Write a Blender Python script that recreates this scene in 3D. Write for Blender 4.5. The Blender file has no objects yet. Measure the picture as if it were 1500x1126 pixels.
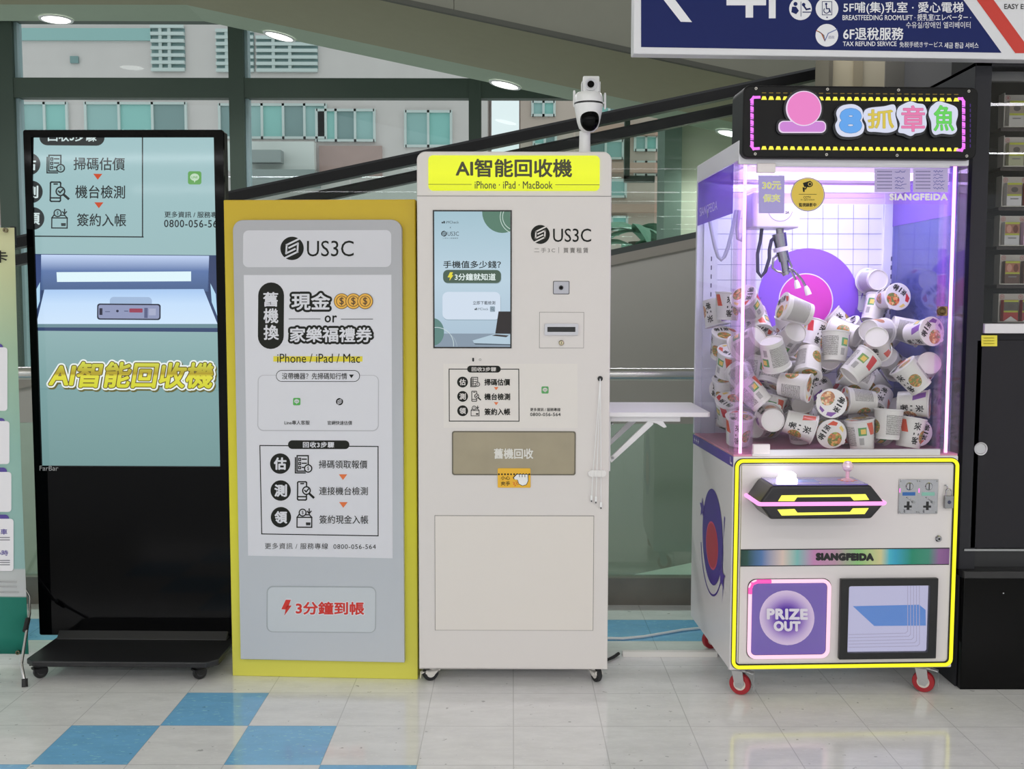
import bpy, bmesh, math, random
from mathutils import Vector, Matrix
random.seed(7)
PI = math.pi
SC = bpy.context.scene
COL = SC.collection

# ------------------------------------------------------------------ camera
FPX, CX, CY = 1512.0, 750.0, 563.0            # focal length and centre for 1500 x 1126
PITCH, ROLL, EYE = math.radians(4.27), math.radians(0.1), Vector((0, 0, 1.25))
FWD = Vector((0, math.cos(PITCH), -math.sin(PITCH)))
UP0 = Vector((0, math.sin(PITCH), math.cos(PITCH)))
CXV = Vector((1, 0, 0)) * math.cos(ROLL) + UP0 * math.sin(ROLL)
CUP = Vector((-1, 0, 0)) * math.sin(ROLL) + UP0 * math.cos(ROLL)
cam_d = bpy.data.cameras.new('camera')
cam_d.sensor_fit = 'HORIZONTAL'; cam_d.sensor_width = 36.0; cam_d.lens = 36.0 * FPX / 1500.0
cam_d.clip_start = 0.05; cam_d.clip_end = 200
cam = bpy.data.objects.new('camera', cam_d); COL.objects.link(cam)
cam.matrix_world = Matrix(((CXV.x, CUP.x, -FWD.x, EYE.x), (CXV.y, CUP.y, -FWD.y, EYE.y),
                           (CXV.z, CUP.z, -FWD.z, EYE.z), (0, 0, 0, 1)))
SC.camera = cam

# ------------------------------------------------------------------ world, lights, exposure
w = bpy.data.worlds.new('world'); SC.world = w; w.use_nodes = True
bg = w.node_tree.nodes['Background']
bg.inputs['Color'].default_value = (0.93, 0.97, 1.0, 1); bg.inputs['Strength'].default_value = 1.0
SC.view_settings.view_transform = 'Standard'; SC.view_settings.look = 'None'
SC.view_settings.gamma = 1.0; SC.view_settings.use_curve_mapping = False
SC.view_settings.exposure = 0.0

def area(name, loc, size, power, color=(1, 1, 1), rot=(0, 0, 0), sy=None):
    d = bpy.data.lights.new(name, 'AREA'); d.shape = 'RECTANGLE'
    d.size = size; d.size_y = sy if sy else size; d.energy = power; d.color = color
    o = bpy.data.objects.new(name, d); COL.objects.link(o); o.location = loc; o.rotation_euler = rot
    return o
LAMP = (1.0, 0.99, 1.03)
for yy, pw in ((-12, 235), (-8, 255), (-4.5, 205), (-1.2, 82), (1.6, 10)):   # tube rows on the shop ceiling
    area('ceiling_tube_or_fill_light', (0.0, yy, 3.42), 15.0, pw, LAMP, (0, 0, 0), 0.16)
for yy, pw in ((5.9, 6), (6.45, 180)):                                     # fill rows added over the void to brighten what lies behind the machines
    area('ceiling_tube_or_fill_light', (0.0, yy, 3.42), 15.0, pw, LAMP, (0, 0, 0), 0.16)
SC.cycles.max_bounces = 10; SC.cycles.transparent_max_bounces = 24
SC.cycles.caustics_reflective = False; SC.cycles.caustics_refractive = False
SC.cycles.sample_clamp_indirect = 4.0

# ------------------------------------------------------------------ pixel -> place
def ray(px, py):
    return (FWD + CXV * ((px - CX) / FPX) - CUP * ((py - CY) / FPX))
def at(px, py, Y):
    d = ray(px, py); t = (Y - EYE.y) / d.y; return EYE + d * t

def homography(src, dst):
    A = []; b = []
    for (x, y), (u, v) in zip(src, dst):
        A.append([x, y, 1, 0, 0, 0, -u * x, -u * y]); b.append(u)
        A.append([0, 0, 0, x, y, 1, -v * x, -v * y]); b.append(v)
    n = 8
    for i in range(n):
        p = max(range(i, n), key=lambda r: abs(A[r][i])); A[i], A[p] = A[p], A[i]; b[i], b[p] = b[p], b[i]
        for r in range(n):
            if r != i:
                f = A[r][i] / A[i][i]
                for c in range(i, n): A[r][c] -= f * A[i][c]
                b[r] -= f * b[i]
    return [b[i] / A[i][i] for i in range(n)] + [1.0]

class Frame:
    """A thing's own axes (x right, y away from its front, z up), and where photo measurements fall on its front."""
    def __init__(s, x, y, yaw, corners=None, w=1, z0=0, z1=1):
        s.o = Vector((x, y, 0)); a = math.radians(yaw); s.yaw = a
        s.ex = Vector((math.cos(a), math.sin(a), 0)); s.ey = Vector((-math.sin(a), math.cos(a), 0))
        s.H = homography(corners, [(-w / 2, z1), (w / 2, z1), (w / 2, z0), (-w / 2, z0)]) if corners else None
    def p(s, px, py):
        if s.H is None: return s.on(px, py, 0)
        h = s.H; d = h[6] * px + h[7] * py + 1
        return ((h[0] * px + h[1] * py + h[2]) / d, (h[3] * px + h[4] * py + h[5]) / d)
    def on(s, px, py, yl):
        d = ray(px, py); e = EYE - s.o
        t = (yl - e.dot(s.ey)) / d.dot(s.ey); q = e + d * t
        return (q.dot(s.ex), q.z)
    def side(s, px, py, xl):
        d = ray(px, py); e = EYE - s.o
        t = (xl - e.dot(s.ex)) / d.dot(s.ex); q = e + d * t
        return (q.dot(s.ey), q.z)
    def empty(s, name, label, cat, group=None):
        return thing(name, label, cat, s.o, s.yaw, group)

# ------------------------------------------------------------------ objects and properties
def thing(name, label, cat, loc=(0, 0, 0), rz=0, group=None, kind=None):
    o = bpy.data.objects.new(name, None); COL.objects.link(o); o.empty_display_size = 0.1
    o.location = loc; o.rotation_euler = (0, 0, rz)
    return tag(o, label, cat, group, kind)
def tag(o, label=None, cat=None, group=None, kind=None):
    if label: o['label'] = label
    if cat: o['category'] = cat
    if group: o['group'] = group
    if kind: o['kind'] = kind
    return o

# ------------------------------------------------------------------ materials
def lin(c):
    return tuple((v / 255 / 12.92) if v / 255 <= 0.04045 else ((v / 255 + 0.055) / 1.055) ** 2.4 for v in c)
ALB = 1.28
MATS = {}
def nm(n): return bpy.data.materials.new(n)
def principled(m):
    m.use_nodes = True; return m.node_tree.nodes['Principled BSDF']
def P(rgb, rough=0.5, metal=0.0, k=ALB, spec=0.5, coat=0.0, var=0.0, vscale=8.0, bump=0.0, bscale=60.0):
    """painted, printed or plain surface: the colour as the photo shows it, freed of the room's light level"""
    key = ('P', rgb, rough, metal, k, spec, coat, var, vscale, bump, bscale)
    if key in MATS: return MATS[key]
    m = nm('surface'); b = principled(m)
    c = tuple(min(0.9, v * k) for v in lin(rgb)) + (1,)
    b.inputs['Base Color'].default_value = c; b.inputs['Roughness'].default_value = rough
    b.inputs['Metallic'].default_value = metal; b.inputs['Specular IOR Level'].default_value = spec
    b.inputs['Coat Weight'].default_value = coat; b.inputs['Coat Roughness'].default_value = 0.05
    nt = m.node_tree
    if var or bump:
        tc = nt.nodes.new('ShaderNodeTexCoord'); nz = nt.nodes.new('ShaderNodeTexNoise')
        nz.inputs['Scale'].default_value = vscale; nz.inputs['Detail'].default_value = 5
        nt.links.new(tc.outputs['Object'], nz.inputs['Vector'])
        if var:
            mx = nt.nodes.new('ShaderNodeMix'); mx.data_type = 'RGBA'
            mx.inputs['A'].default_value = tuple(v * (1 - var) for v in c[:3]) + (1,)
            mx.inputs['B'].default_value = tuple(min(.95, v * (1 + var)) for v in c[:3]) + (1,)
            nt.links.new(nz.outputs['Fac'], mx.inputs['Factor']); nt.links.new(mx.outputs['Result'], b.inputs['Base Color'])
        if bump:
            n2 = nt.nodes.new('ShaderNodeTexNoise'); n2.inputs['Scale'].default_value = bscale
            nt.links.new(tc.outputs['Object'], n2.inputs['Vector'])
            bp = nt.nodes.new('ShaderNodeBump'); bp.inputs['Strength'].default_value = bump; bp.inputs['Distance'].default_value = 0.002
            nt.links.new(n2.outputs['Fac'], bp.inputs['Height']); nt.links.new(bp.outputs['Normal'], b.inputs['Normal'])
    MATS[key] = m; return m
def E(rgb, s=1.0, rough=0.3, spec=0.3):
    """something that gives off light itself: a screen, a lit panel, a neon tube"""
    key = ('E', rgb, s, rough, spec)
    if key in MATS: return MATS[key]
    m = nm('lit'); b = principled(m); c = lin(rgb) + (1,)
    b.inputs['Base Color'].default_value = (0.01, 0.01, 0.01, 1); b.inputs['Roughness'].default_value = rough
    b.inputs['Specular IOR Level'].default_value = spec
    b.inputs['Emission Color'].default_value = c; b.inputs['Emission Strength'].default_value = s
    MATS[key] = m; return m
def glass(rgb=(1, 1, 1), gloss=0.06, rough=0.0, film=None, filmk=0.0, ior=1.45):
    """thin pane: lets light straight through, tinted, with a fresnel reflection; film adds a hazy white"""
    key = ('G', rgb, gloss, rough, film, filmk, ior)
    if key in MATS: return MATS[key]
    m = nm('glass'); m.use_nodes = True; nt = m.node_tree
    for n in list(nt.nodes): nt.nodes.remove(n)
    out = nt.nodes.new('ShaderNodeOutputMaterial'); tr = nt.nodes.new('ShaderNodeBsdfTransparent'); gl = nt.nodes.new('ShaderNodeBsdfGlossy')
    tr.inputs['Color'].default_value = tuple(rgb) + (1,); gl.inputs['Roughness'].default_value = rough
    gl.inputs['Color'].default_value = (1, 1, 1, 1)
    lw = nt.nodes.new('ShaderNodeLayerWeight'); lw.inputs['Blend'].default_value = 0.5
    pw_ = nt.nodes.new('ShaderNodeMath'); pw_.operation = 'POWER'; pw_.inputs[1].default_value = 5.0 if ior > 1.2 else 8.0
    nt.links.new(lw.outputs['Facing'], pw_.inputs[0])
    mt = nt.nodes.new('ShaderNodeMath'); mt.operation = 'MULTIPLY_ADD'; mt.inputs[1].default_value = 0.75 if ior > 1.2 else 0.5; mt.inputs[2].default_value = gloss / 2
    mt.use_clamp = True
    nt.links.new(pw_.outputs[0], mt.inputs[0])
    mx = nt.nodes.new('ShaderNodeMixShader'); nt.links.new(mt.outputs[0], mx.inputs['Fac'])
    nt.links.new(tr.outputs[0], mx.inputs[1]); nt.links.new(gl.outputs[0], mx.inputs[2])
    last = mx
    if film:
        df = nt.nodes.new('ShaderNodeBsdfDiffuse'); df.inputs['Color'].default_value = lin(film) + (1,)
        m2 = nt.nodes.new('ShaderNodeMixShader'); m2.inputs['Fac'].default_value = filmk
        nt.links.new(last.outputs[0], m2.inputs[1]); nt.links.new(df.outputs[0], m2.inputs[2]); last = m2
    nt.links.new(last.outputs[0], out.inputs['Surface'])
    MATS[key] = m; return m
def ramp(stops, axis, lo, hi, emit=True, s=1.0, k=ALB, rough=0.3):
    """printed, displayed or body colours that run along one axis of the thing"""
    m = nm('colour_run'); b = principled(m); nt = m.node_tree
    tc = nt.nodes.new('ShaderNodeTexCoord'); sp = nt.nodes.new('ShaderNodeSeparateXYZ'); mr = nt.nodes.new('ShaderNodeMapRange')
    mr.inputs['From Min'].default_value = lo; mr.inputs['From Max'].default_value = hi
    cr = nt.nodes.new('ShaderNodeValToRGB'); el = cr.color_ramp.elements
    while len(el) < len(stops): el.new(0.5)
    for e, (p, c) in zip(el, stops):
        e.position = p; kk = 1 if emit else k; e.color = tuple(min(1, v * kk) for v in lin(c)) + (1,)
    nt.links.new(tc.outputs['Object'], sp.inputs[0]); nt.links.new(sp.outputs['xyz'.index(axis)], mr.inputs['Value'])
    nt.links.new(mr.outputs['Result'], cr.inputs['Fac'])
    b.inputs['Roughness'].default_value = rough
    if emit:
        b.inputs['Base Color'].default_value = (0.01, 0.01, 0.01, 1); b.inputs['Specular IOR Level'].default_value = 0.3
        nt.links.new(cr.outputs['Color'], b.inputs['Emission Color']); b.inputs['Emission Strength'].default_value = s
    else:
        nt.links.new(cr.outputs['Color'], b.inputs['Base Color'])
    return m
CHROME = P((172, 172, 176), 0.18, 1.0, 1.0)
STEEL = P((160, 161, 162), 0.32, 1.0, 1.0)
BLACK = P((18, 18, 19), 0.35)
BLACKM = P((26, 26, 28), 0.6)
RUBBER = P((30, 30, 32), 0.7)
WHITE = P((205, 205, 205), 0.4)

# ------------------------------------------------------------------ mesh building
class B:
    def __init__(s): s.v = []; s.f = []; s.m = []; s.sm = []; s.mats = []
    def mi(s, m):
        if m not in s.mats: s.mats.append(m)
        return s.mats.index(m)
    def add(s, vs, fs, m, smooth=False):
        o = len(s.v); s.v += [tuple(v) for v in vs]; i = s.mi(m)
        for f in fs: s.f.append([o + k for k in f]); s.m.append(i); s.sm.append(smooth)
        return s
    def box(s, x0, x1, y0, y1, z0, z1, m):
        vs = [(x0, y0, z0), (x1, y0, z0), (x1, y1, z0), (x0, y1, z0), (x0, y0, z1), (x1, y0, z1), (x1, y1, z1), (x0, y1, z1)]
        return s.add(vs, [(0, 3, 2, 1), (4, 5, 6, 7), (0, 1, 5, 4), (1, 2, 6, 5), (2, 3, 7, 6), (3, 0, 4, 7)], m)
    def prism(s, poly, y0, y1, m, axis='y', smooth=False):
        """outline given in two axes, extruded along the third; y: (x,z), x: (y,z), z: (x,y)"""
        n = len(poly)
        mk = {'y': lambda a, b, t: (a, t, b), 'x': lambda a, b, t: (t, a, b), 'z': lambda a, b, t: (a, b, t)}[axis]
        vs = [mk(a, b, y0) for a, b in poly] + [mk(a, b, y1) for a, b in poly]
        fs = [tuple(range(n)), tuple(range(2 * n - 1, n - 1, -1))] + [(i, i + n, (i + 1) % n + n, (i + 1) % n) for i in range(n)]
        return s.add(vs, fs, m, smooth)
    def ringprism(s, outer, inner, y0, y1, m, axis='y'):
        n = len(outer)
        mk = {'y': lambda a, b, t: (a, t, b), 'x': lambda a, b, t: (t, a, b), 'z': lambda a, b, t: (a, b, t)}[axis]
        vs = [mk(a, b, y0) for a, b in outer] + [mk(a, b, y0) for a, b in inner] + [mk(a, b, y1) for a, b in outer] + [mk(a, b, y1) for a, b in inner]
        fs = []
        for i in range(n):
            j = (i + 1) % n
            fs += [(i, j, n + j, n + i), (2 * n + i, 3 * n + i, 3 * n + j, 2 * n + j), (i, 2 * n + i, 2 * n + j, j), (n + i, n + j, 3 * n + j, 3 * n + i)]
        return s.add(vs, fs, m)
    def cyl(s, p0, p1, r0, m, r1=None, n=24, caps=True):
        return s.tube([p0, p1], [r0, r1 if r1 is not None else r0], m, n, caps)
    def tube(s, pts, r, m, n=12, caps=True, closed=False):
        pts = [Vector(p) for p in pts]; k = len(pts)
        rs = r if isinstance(r, (list, tuple)) else [r] * k
        vs = []; prev = None
        for i, p in enumerate(pts):
            if closed: t = pts[(i + 1) % k] - pts[i - 1]
            else: t = pts[min(i + 1, k - 1)] - pts[max(i - 1, 0)]
            t.normalize()
            if prev is None:
                a = Vector((0, 0, 1)) if abs(t.z) < 0.9 else Vector((1, 0, 0))
                u = t.cross(a).normalized()
            else:
                u = (prev - t * prev.dot(t)).normalized()
            prev = u; q = t.cross(u)
            for j in range(n):
                a = 2 * PI * j / n; vs.append(p + (u * math.cos(a) + q * math.sin(a)) * rs[i])
        fs = []
        for i in range(k if closed else k - 1):
            i2 = (i + 1) % k
            for j in range(n):
                fs.append((i * n + j, i * n + (j + 1) % n, i2 * n + (j + 1) % n, i2 * n + j))
        s.add(vs, fs, m, True)
        if caps and not closed:
            s.add(vs[:n], [tuple(range(n - 1, -1, -1))], m); s.add(vs[-n:], [tuple(range(n))], m)
        return s
    def lathe(s, prof, m, n=32, M=None, smooth=True, mats=None, caps=True):
        """profile of (radius, height) turned about z, then moved by M; mats gives each band its own material"""
        M = M or Matrix()
        k = len(prof)
        ring = []
        for r, h in prof:
            ring.append([M @ Vector((r * math.cos(2 * PI * j / n), r * math.sin(2 * PI * j / n), h)) for j in range(n)])
        for i in range(k - 1):
            mm = mats[i] if mats else m
            s.add(ring[i] + ring[i + 1], [(j, (j + 1) % n, n + (j + 1) % n, n + j) for j in range(n)], mm, smooth)
        if caps and prof[0][0] > 1e-6: s.add(ring[0], [tuple(range(n - 1, -1, -1))], mats[0] if mats else m)
        if caps and prof[-1][0] > 1e-6: s.add(ring[-1], [tuple(range(n))], mats[-1] if mats else m)
        return s
    def build(s, name, parent=None, bevel=0, seg=2, sharp=35, label=None, merge=True):
        me = bpy.data.meshes.new(name); me.from_pydata(s.v, [], s.f)
        for m in s.mats: me.materials.append(m)
        me.polygons.foreach_set('material_index', s.m); me.polygons.foreach_set('use_smooth', s.sm)
        if merge:
            bm = bmesh.new(); bm.from_mesh(me); bmesh.ops.remove_doubles(bm, verts=bm.verts, dist=1e-5)
            bmesh.ops.recalc_face_normals(bm, faces=bm.faces); bm.to_mesh(me); bm.free()
            if any(s.sm): me.set_sharp_from_angle(angle=math.radians(sharp))
        me.update()
        o = bpy.data.objects.new(name, me); COL.objects.link(o)
        if parent: o.parent = parent
        if bevel:
            b = o.modifiers.new('bevel', 'BEVEL'); b.width = bevel; b.segments = seg; b.limit_method = 'ANGLE'; b.angle_limit = math.radians(40)
        if label: o['label'] = label
        return o

def rrect(x0, z0, x1, z1, r, n=6, corners=(1, 1, 1, 1)):
    """rounded rectangle outline; corners: lower left, lower right, upper right, upper left"""
    out = []
    for (cx, cz, a0, on) in ((x0 + r, z0 + r, PI, corners[0]), (x1 - r, z0 + r, 1.5 * PI, corners[1]), (x1 - r, z1 - r, 0, corners[2]), (x0 + r, z1 - r, 0.5 * PI, corners[3])):
        for i in range(n + 1):
            if on: a = a0 + 0.5 * PI * i / n; out.append((cx + r * math.cos(a), cz + r * math.sin(a)))
            else:
                sx = -1 if a0 in (PI, 0.5 * PI) else 1; sz = -1 if a0 in (PI, 1.5 * PI) else 1
                e = 1e-5 * i; out.append((cx + sx * r - sx * e * (i % 2), cz + sz * r))
    return out
def circ(cx, cz, rx, rz=None, n=32, a0=0.0, a1=2 * PI):
    rz = rx if rz is None else rz
    return [(cx + rx * math.cos(a0 + (a1 - a0) * i / n), cz + rz * math.sin(a0 + (a1 - a0) * i / n)) for i in range(n)]

TXT_CURVE = bpy.data.curves.new('glyphs', 'FONT'); TXT_OBJ = bpy.data.objects.new('glyphs', TXT_CURVE)
TXT = {}
def glyphs(t, bold=0.0, space=1.0, res=3):
    key = (t, bold, space, res)
    if key in TXT: return TXT[key]
    TXT_CURVE.body = t; TXT_CURVE.offset = bold; TXT_CURVE.space_character = space; TXT_CURVE.resolution_u = res
    me = TXT_OBJ.to_mesh()
    vs = [(v.co.x, v.co.y) for v in me.vertices]; fs = [tuple(p.vertices) for p in me.polygons]
    TXT_OBJ.to_mesh_clear()
    xs = [v[0] for v in vs]; ys = [v[1] for v in vs]; x0, x1, y0, y1 = min(xs), max(xs), min(ys), max(ys)
    vs = [((x - x0) / (x1 - x0), (y1 - y) / (y1 - y0)) for x, y in vs]      # 0..1, y downwards
    TXT[key] = (vs, fs); return TXT[key]

def clip_poly(pts, box):
    x0, y0, x1, y1 = box
    for ax, lim, sgn in ((0, x0, 1), (0, x1, -1), (1, y0, 1), (1, y1, -1)):
        out = []
        for i, c in enumerate(pts):
            p = pts[i - 1]; ic = (c[ax] - lim) * sgn >= 0; ip = (p[ax] - lim) * sgn >= 0
            if ic != ip:
                t = (lim - p[ax]) / (c[ax] - p[ax]); out.append((p[0] + t * (c[0] - p[0]), p[1] + t * (c[1] - p[1])))
            if ic: out.append(c)
        pts = out
        if not pts: return []
    return pts

class Art:
    """flat print or display image on a thing's face, drawn with coordinates measured on the photo"""
    STEP = 0.00035
    def __init__(s, fr, y=0.0, clip=None, fn=None):
        s.b = B(); s.fr = fr; s.y = y; s.clip = clip
        s.fn = fn or (lambda px, py, yl: (lambda q: (q[0], yl, q[1]))(fr.p(px, py)))
    def poly(s, pts, m, lay=1):
        if s.clip: pts = clip_poly(pts, s.clip)
        if len(pts) < 3: return s
        s.b.add([s.fn(x, y, s.y - lay * s.STEP) for x, y in pts], [tuple(range(len(pts)))], m); return s
    def rect(s, x0, y0, x1, y1, m, lay=1, r=0):
        return s.poly(rrect(x0, y0, x1, y1, r) if r else [(x0, y0), (x1, y0), (x1, y1), (x0, y1)], m, lay)
    def circ(s, cx, cy, r, m, lay=1, ry=None, n=36): return s.poly(circ(cx, cy, r, ry, n), m, lay)
    def line(s, pts, wd, m, lay=1, closed=False):
        P2 = list(pts) + ([pts[0]] if closed else [])
        for (ax, ay), (bx, by) in zip(P2[:-1], P2[1:]):
            L = math.hypot(bx - ax, by - ay) or 1; dx, dy = (bx - ax) / L * wd / 2, (by - ay) / L * wd / 2
            s.poly([(ax - dx - dy, ay - dy + dx), (bx + dx - dy, by + dy + dx), (bx + dx + dy, by + dy - dx), (ax - dx + dy, ay - dy - dx)], m, lay)
        return s
    def ring(s, cx, cy, r, wd, m, lay=1, n=36, a0=0, a1=2 * PI, ry=None):
        ry = ry or r
        a = [a0 + (a1 - a0) * i / n for i in range(n + 1)]
        for i in range(n):
            q = [(cx + (r + k) * math.cos(t), cy + (ry + k) * math.sin(t)) for t, k in ((a[i], wd / 2), (a[i + 1], wd / 2), (a[i + 1], -wd / 2), (a[i], -wd / 2))]
            s.poly(q, m, lay)
        return s
    def frame(s, x0, y0, x1, y1, wd, m, lay=1, r=0):
        o = rrect(x0, y0, x1, y1, r) if r else [(x0, y0), (x1, y0), (x1, y1), (x0, y1)]
        return s.line(o, wd, m, lay, True)
    def text(s, t, x0, y0, x1, y1, m, lay=2, bold=0.0, shear=0.0, space=1.0, grow=0.0, ngrow=10, dx=0, dy=0):
        vs, fs = glyphs(t, 0.0, space)
        if bold: grow = math.hypot(grow, 0) + bold * 1.45 * (y1 - y0); ngrow = max(ngrow if grow > 1.2 else 8, 8)
        offs = [(dx, dy)] if not grow else [(dx, dy)] + [(dx + grow * math.cos(2 * PI * i / ngrow), dy + grow * math.sin(2 * PI * i / ngrow)) for i in range(ngrow)]
        h = y1 - y0
        for si, (ox, oy) in enumerate(offs):
            la = lay + .9 * si / len(offs)
            q = [(x0 + u * (x1 - x0) + ox + shear * (1 - v) * h, y0 + v * h + oy) for u, v in vs]
            if s.clip:
                for f in fs: s.poly([q[i] for i in f], m, la)
            else: s.b.add([s.fn(x, y, s.y - la * s.STEP) for x, y in q], fs, m)
        return s
    def build(s, name, parent, label=None):
        return s.b.build(name, parent, label=label, merge=False)

# ================================================================== THE SETTING
T = 0.2645; TX, TY = -1.052, 3.006
def tile_mat(rgb, k=ALB):
    m = nm('floor_tile'); b = principled(m); nt = m.node_tree; L = nt.links
    c = tuple(min(.9, v * k) for v in lin(rgb))
    tc = nt.nodes.new('ShaderNodeTexCoord'); sp = nt.nodes.new('ShaderNodeSeparateXYZ'); L.new(tc.outputs['Object'], sp.inputs[0])
    edge = None
    for ax, off in (('X', TX), ('Y', TY)):
        a = nt.nodes.new('ShaderNodeMath'); a.operation = 'SUBTRACT'; a.inputs[1].default_value = off - 60 * T; L.new(sp.outputs[ax], a.inputs[0])
        d = nt.nodes.new('ShaderNodeMath'); d.operation = 'DIVIDE'; d.inputs[1].default_value = T; L.new(a.outputs[0], d.inputs[0])
        f = nt.nodes.new('ShaderNodeMath'); f.operation = 'FRACT'; L.new(d.outputs[0], f.inputs[0])
        p = nt.nodes.new('ShaderNodeMath'); p.operation = 'PINGPONG'; p.inputs[1].default_value = 0.5; L.new(f.outputs[0], p.inputs[0])
        g = nt.nodes.new('ShaderNodeMath'); g.operation = 'LESS_THAN'; g.inputs[1].default_value = 0.0055; L.new(p.outputs[0], g.inputs[0])
        if edge is None: edge = g
        else:
            mx = nt.nodes.new('ShaderNodeMath'); mx.operation = 'MAXIMUM'; L.new(edge.outputs[0], mx.inputs[0]); L.new(g.outputs[0], mx.inputs[1]); edge = mx
    nz = nt.nodes.new('ShaderNodeTexNoise'); nz.inputs['Scale'].default_value = 9; nz.inputs['Detail'].default_value = 8; nz.inputs['Roughness'].default_value = .7
    mpg = nt.nodes.new('ShaderNodeMapping'); mpg.inputs['Scale'].default_value = (.75, 2.0, 1); L.new(tc.outputs['Object'], mpg.inputs[0]); L.new(mpg.outputs[0], nz.inputs['Vector'])
    r1 = nt.nodes.new('ShaderNodeValToRGB'); r1.color_ramp.elements[0].position = .35; r1.color_ramp.elements[1].position = .7
    r1.color_ramp.elements[0].color = tuple(v * .90 for v in c) + (1,); r1.color_ramp.elements[1].color = tuple(min(.95, v * 1.06) for v in c) + (1,)
    L.new(nz.outputs['Fac'], r1.inputs['Fac'])
    # pale flecks and dark specks pressed into the vinyl
    n2 = nt.nodes.new('ShaderNodeTexNoise'); n2.inputs['Scale'].default_value = 55; n2.inputs['Detail'].default_value = 3; L.new(mpg.outputs[0], n2.inputs['Vector'])
    fl = nt.nodes.new('ShaderNodeMath'); fl.operation = 'GREATER_THAN'; fl.inputs[1].default_value = .635; L.new(n2.outputs['Fac'], fl.inputs[0])
    m1 = nt.nodes.new('ShaderNodeMix'); m1.data_type = 'RGBA'; L.new(fl.outputs[0], m1.inputs['Factor']); L.new(r1.outputs['Color'], m1.inputs['A'])
    m1.inputs['B'].default_value = tuple(min(.92, v * 1.15 + .08) for v in c) + (1,)
    n3 = nt.nodes.new('ShaderNodeTexNoise'); n3.inputs['Scale'].default_value = 38; n3.inputs['Detail'].default_value = 4; L.new(tc.outputs['Object'], n3.inputs['Vector'])
    dk = nt.nodes.new('ShaderNodeMath'); dk.operation = 'LESS_THAN'; dk.inputs[1].default_value = .30; L.new(n3.outputs['Fac'], dk.inputs[0])
    m3 = nt.nodes.new('ShaderNodeMix'); m3.data_type = 'RGBA'; L.new(dk.outputs[0], m3.inputs['Factor']); L.new(m1.outputs['Result'], m3.inputs['A'])
    m3.inputs['B'].default_value = tuple(v * .6 for v in c) + (1,)
    m2 = nt.nodes.new('ShaderNodeMix'); m2.data_type = 'RGBA'; L.new(edge.outputs[0], m2.inputs['Factor']); L.new(m3.outputs['Result'], m2.inputs['A'])
    m2.inputs['B'].default_value = tuple(v * .72 for v in c) + (1,)
    L.new(m2.outputs['Result'], b.inputs['Base Color'])
    b.inputs['Roughness'].default_value = 0.10; b.inputs['Specular IOR Level'].default_value = 0.6
    n4 = nt.nodes.new('ShaderNodeTexNoise'); n4.inputs['Scale'].default_value = 5; L.new(tc.outputs['Object'], n4.inputs['Vector'])
    bp = nt.nodes.new('ShaderNodeBump'); bp.inputs['Strength'].default_value = .07; bp.inputs['Distance'].default_value = .01
    L.new(n4.outputs['Fac'], bp.inputs['Height']); L.new(bp.outputs['Normal'], b.inputs['Normal'])
    return m
FT, FB = tile_mat((213, 210, 211), 1.42), tile_mat((112, 170, 234), 1.4)
blue = {(0, 0)} | {(s * k, -k) for k in (1, 2, 3) for s in (1, -1)} | {(s * (6 - k), -k) for k in (4, 5) for s in (1, -1)} | {(0, -6)}
b = B()
def cell(j0, j1, k0, k1, m, b=b):
    b.add([(TX + j0 * T, TY + k0 * T, 0), (TX + j1 * T, TY + k0 * T, 0), (TX + j1 * T, TY + k1 * T, 0), (TX + j0 * T, TY + k1 * T, 0)], [(0, 1, 2, 3)], m)
J0, J1 = -44, 52
cell(J0, J1, -62, -6, FT)
for k in range(-6, 3):
    js = sorted(j for j, kk in blue if kk == k); p = J0
    for j in js:
        cell(p, j, k, k + 1, FT); cell(j, j + 1, k, k + 1, FB); p = j + 1
    cell(p, J1, k, k + 1, FT)
cell(J0, J1, 3, 4, FB); cell(J0, J1, 4, 5, FT)
b.box(TX + J0 * T, TX + J1 * T, TY + 5 * T, TY + 5 * T + .001, -1.2, 0, P((120, 118, 112)))
floor = b.build('floor', merge=False); tag(floor, kind='structure')
b = B(); b.box(-12.5, 12.8, 4.33, 12.2, -1.25, -1.2, P((190, 196, 188), .4, var=.1)); tag(b.build('floor_lower'), kind='structure')

CEIL = P((190, 188, 176), .8)
b = B(); b.box(-12, 12, -14, 6.6, 3.5, 3.58, CEIL); tag(b.build('ceiling'), kind='structure')
# wall of the shop behind the travelator on the right, and the dark wall beside the tobacco counter
OLV = (112, 113, 98)
b = B(); b.box(1.645, 1.83, 11.3, 11.86, -1.2, 6, P((120, 142, 130), .6, k=1.0)); tag(b.build('column_window'), kind='structure')
b = B(); b.box(1.83, 10, 11.46, 11.8, -1.2, 6, P((214, 218, 196), .7, k=1.0)); tag(b.build('wall_back'), kind='structure')
b = B()
b.box(2.01, 2.14, 6.62, 6.9, -1.2, 3.5, P((150, 142, 120), .6)); b.box(2.14, 2.20, 6.61, 6.9, -1.2, 3.5, P((120, 112, 92), .6))
b.box(2.20, 2.34, 6.62, 6.9, -1.2, 3.5, P((152, 145, 126), .6)); b.box(1.985, 2.01, 6.605, 6.9, -1.2, 3.5, P((78, 74, 62), .6))
tag(b.build('column_right'), kind='structure')
b = B(); b.box(2.34, 6, 6.61, 6.75, -1.2, 3.5, P((88, 86, 80), .7, var=.12, vscale=3)); b.box(2.46, 6, 5.9, 6.605, -1.2, 3.499, P((52, 52, 53), .7)); tag(b.build('wall_right'), kind='structure')

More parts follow.
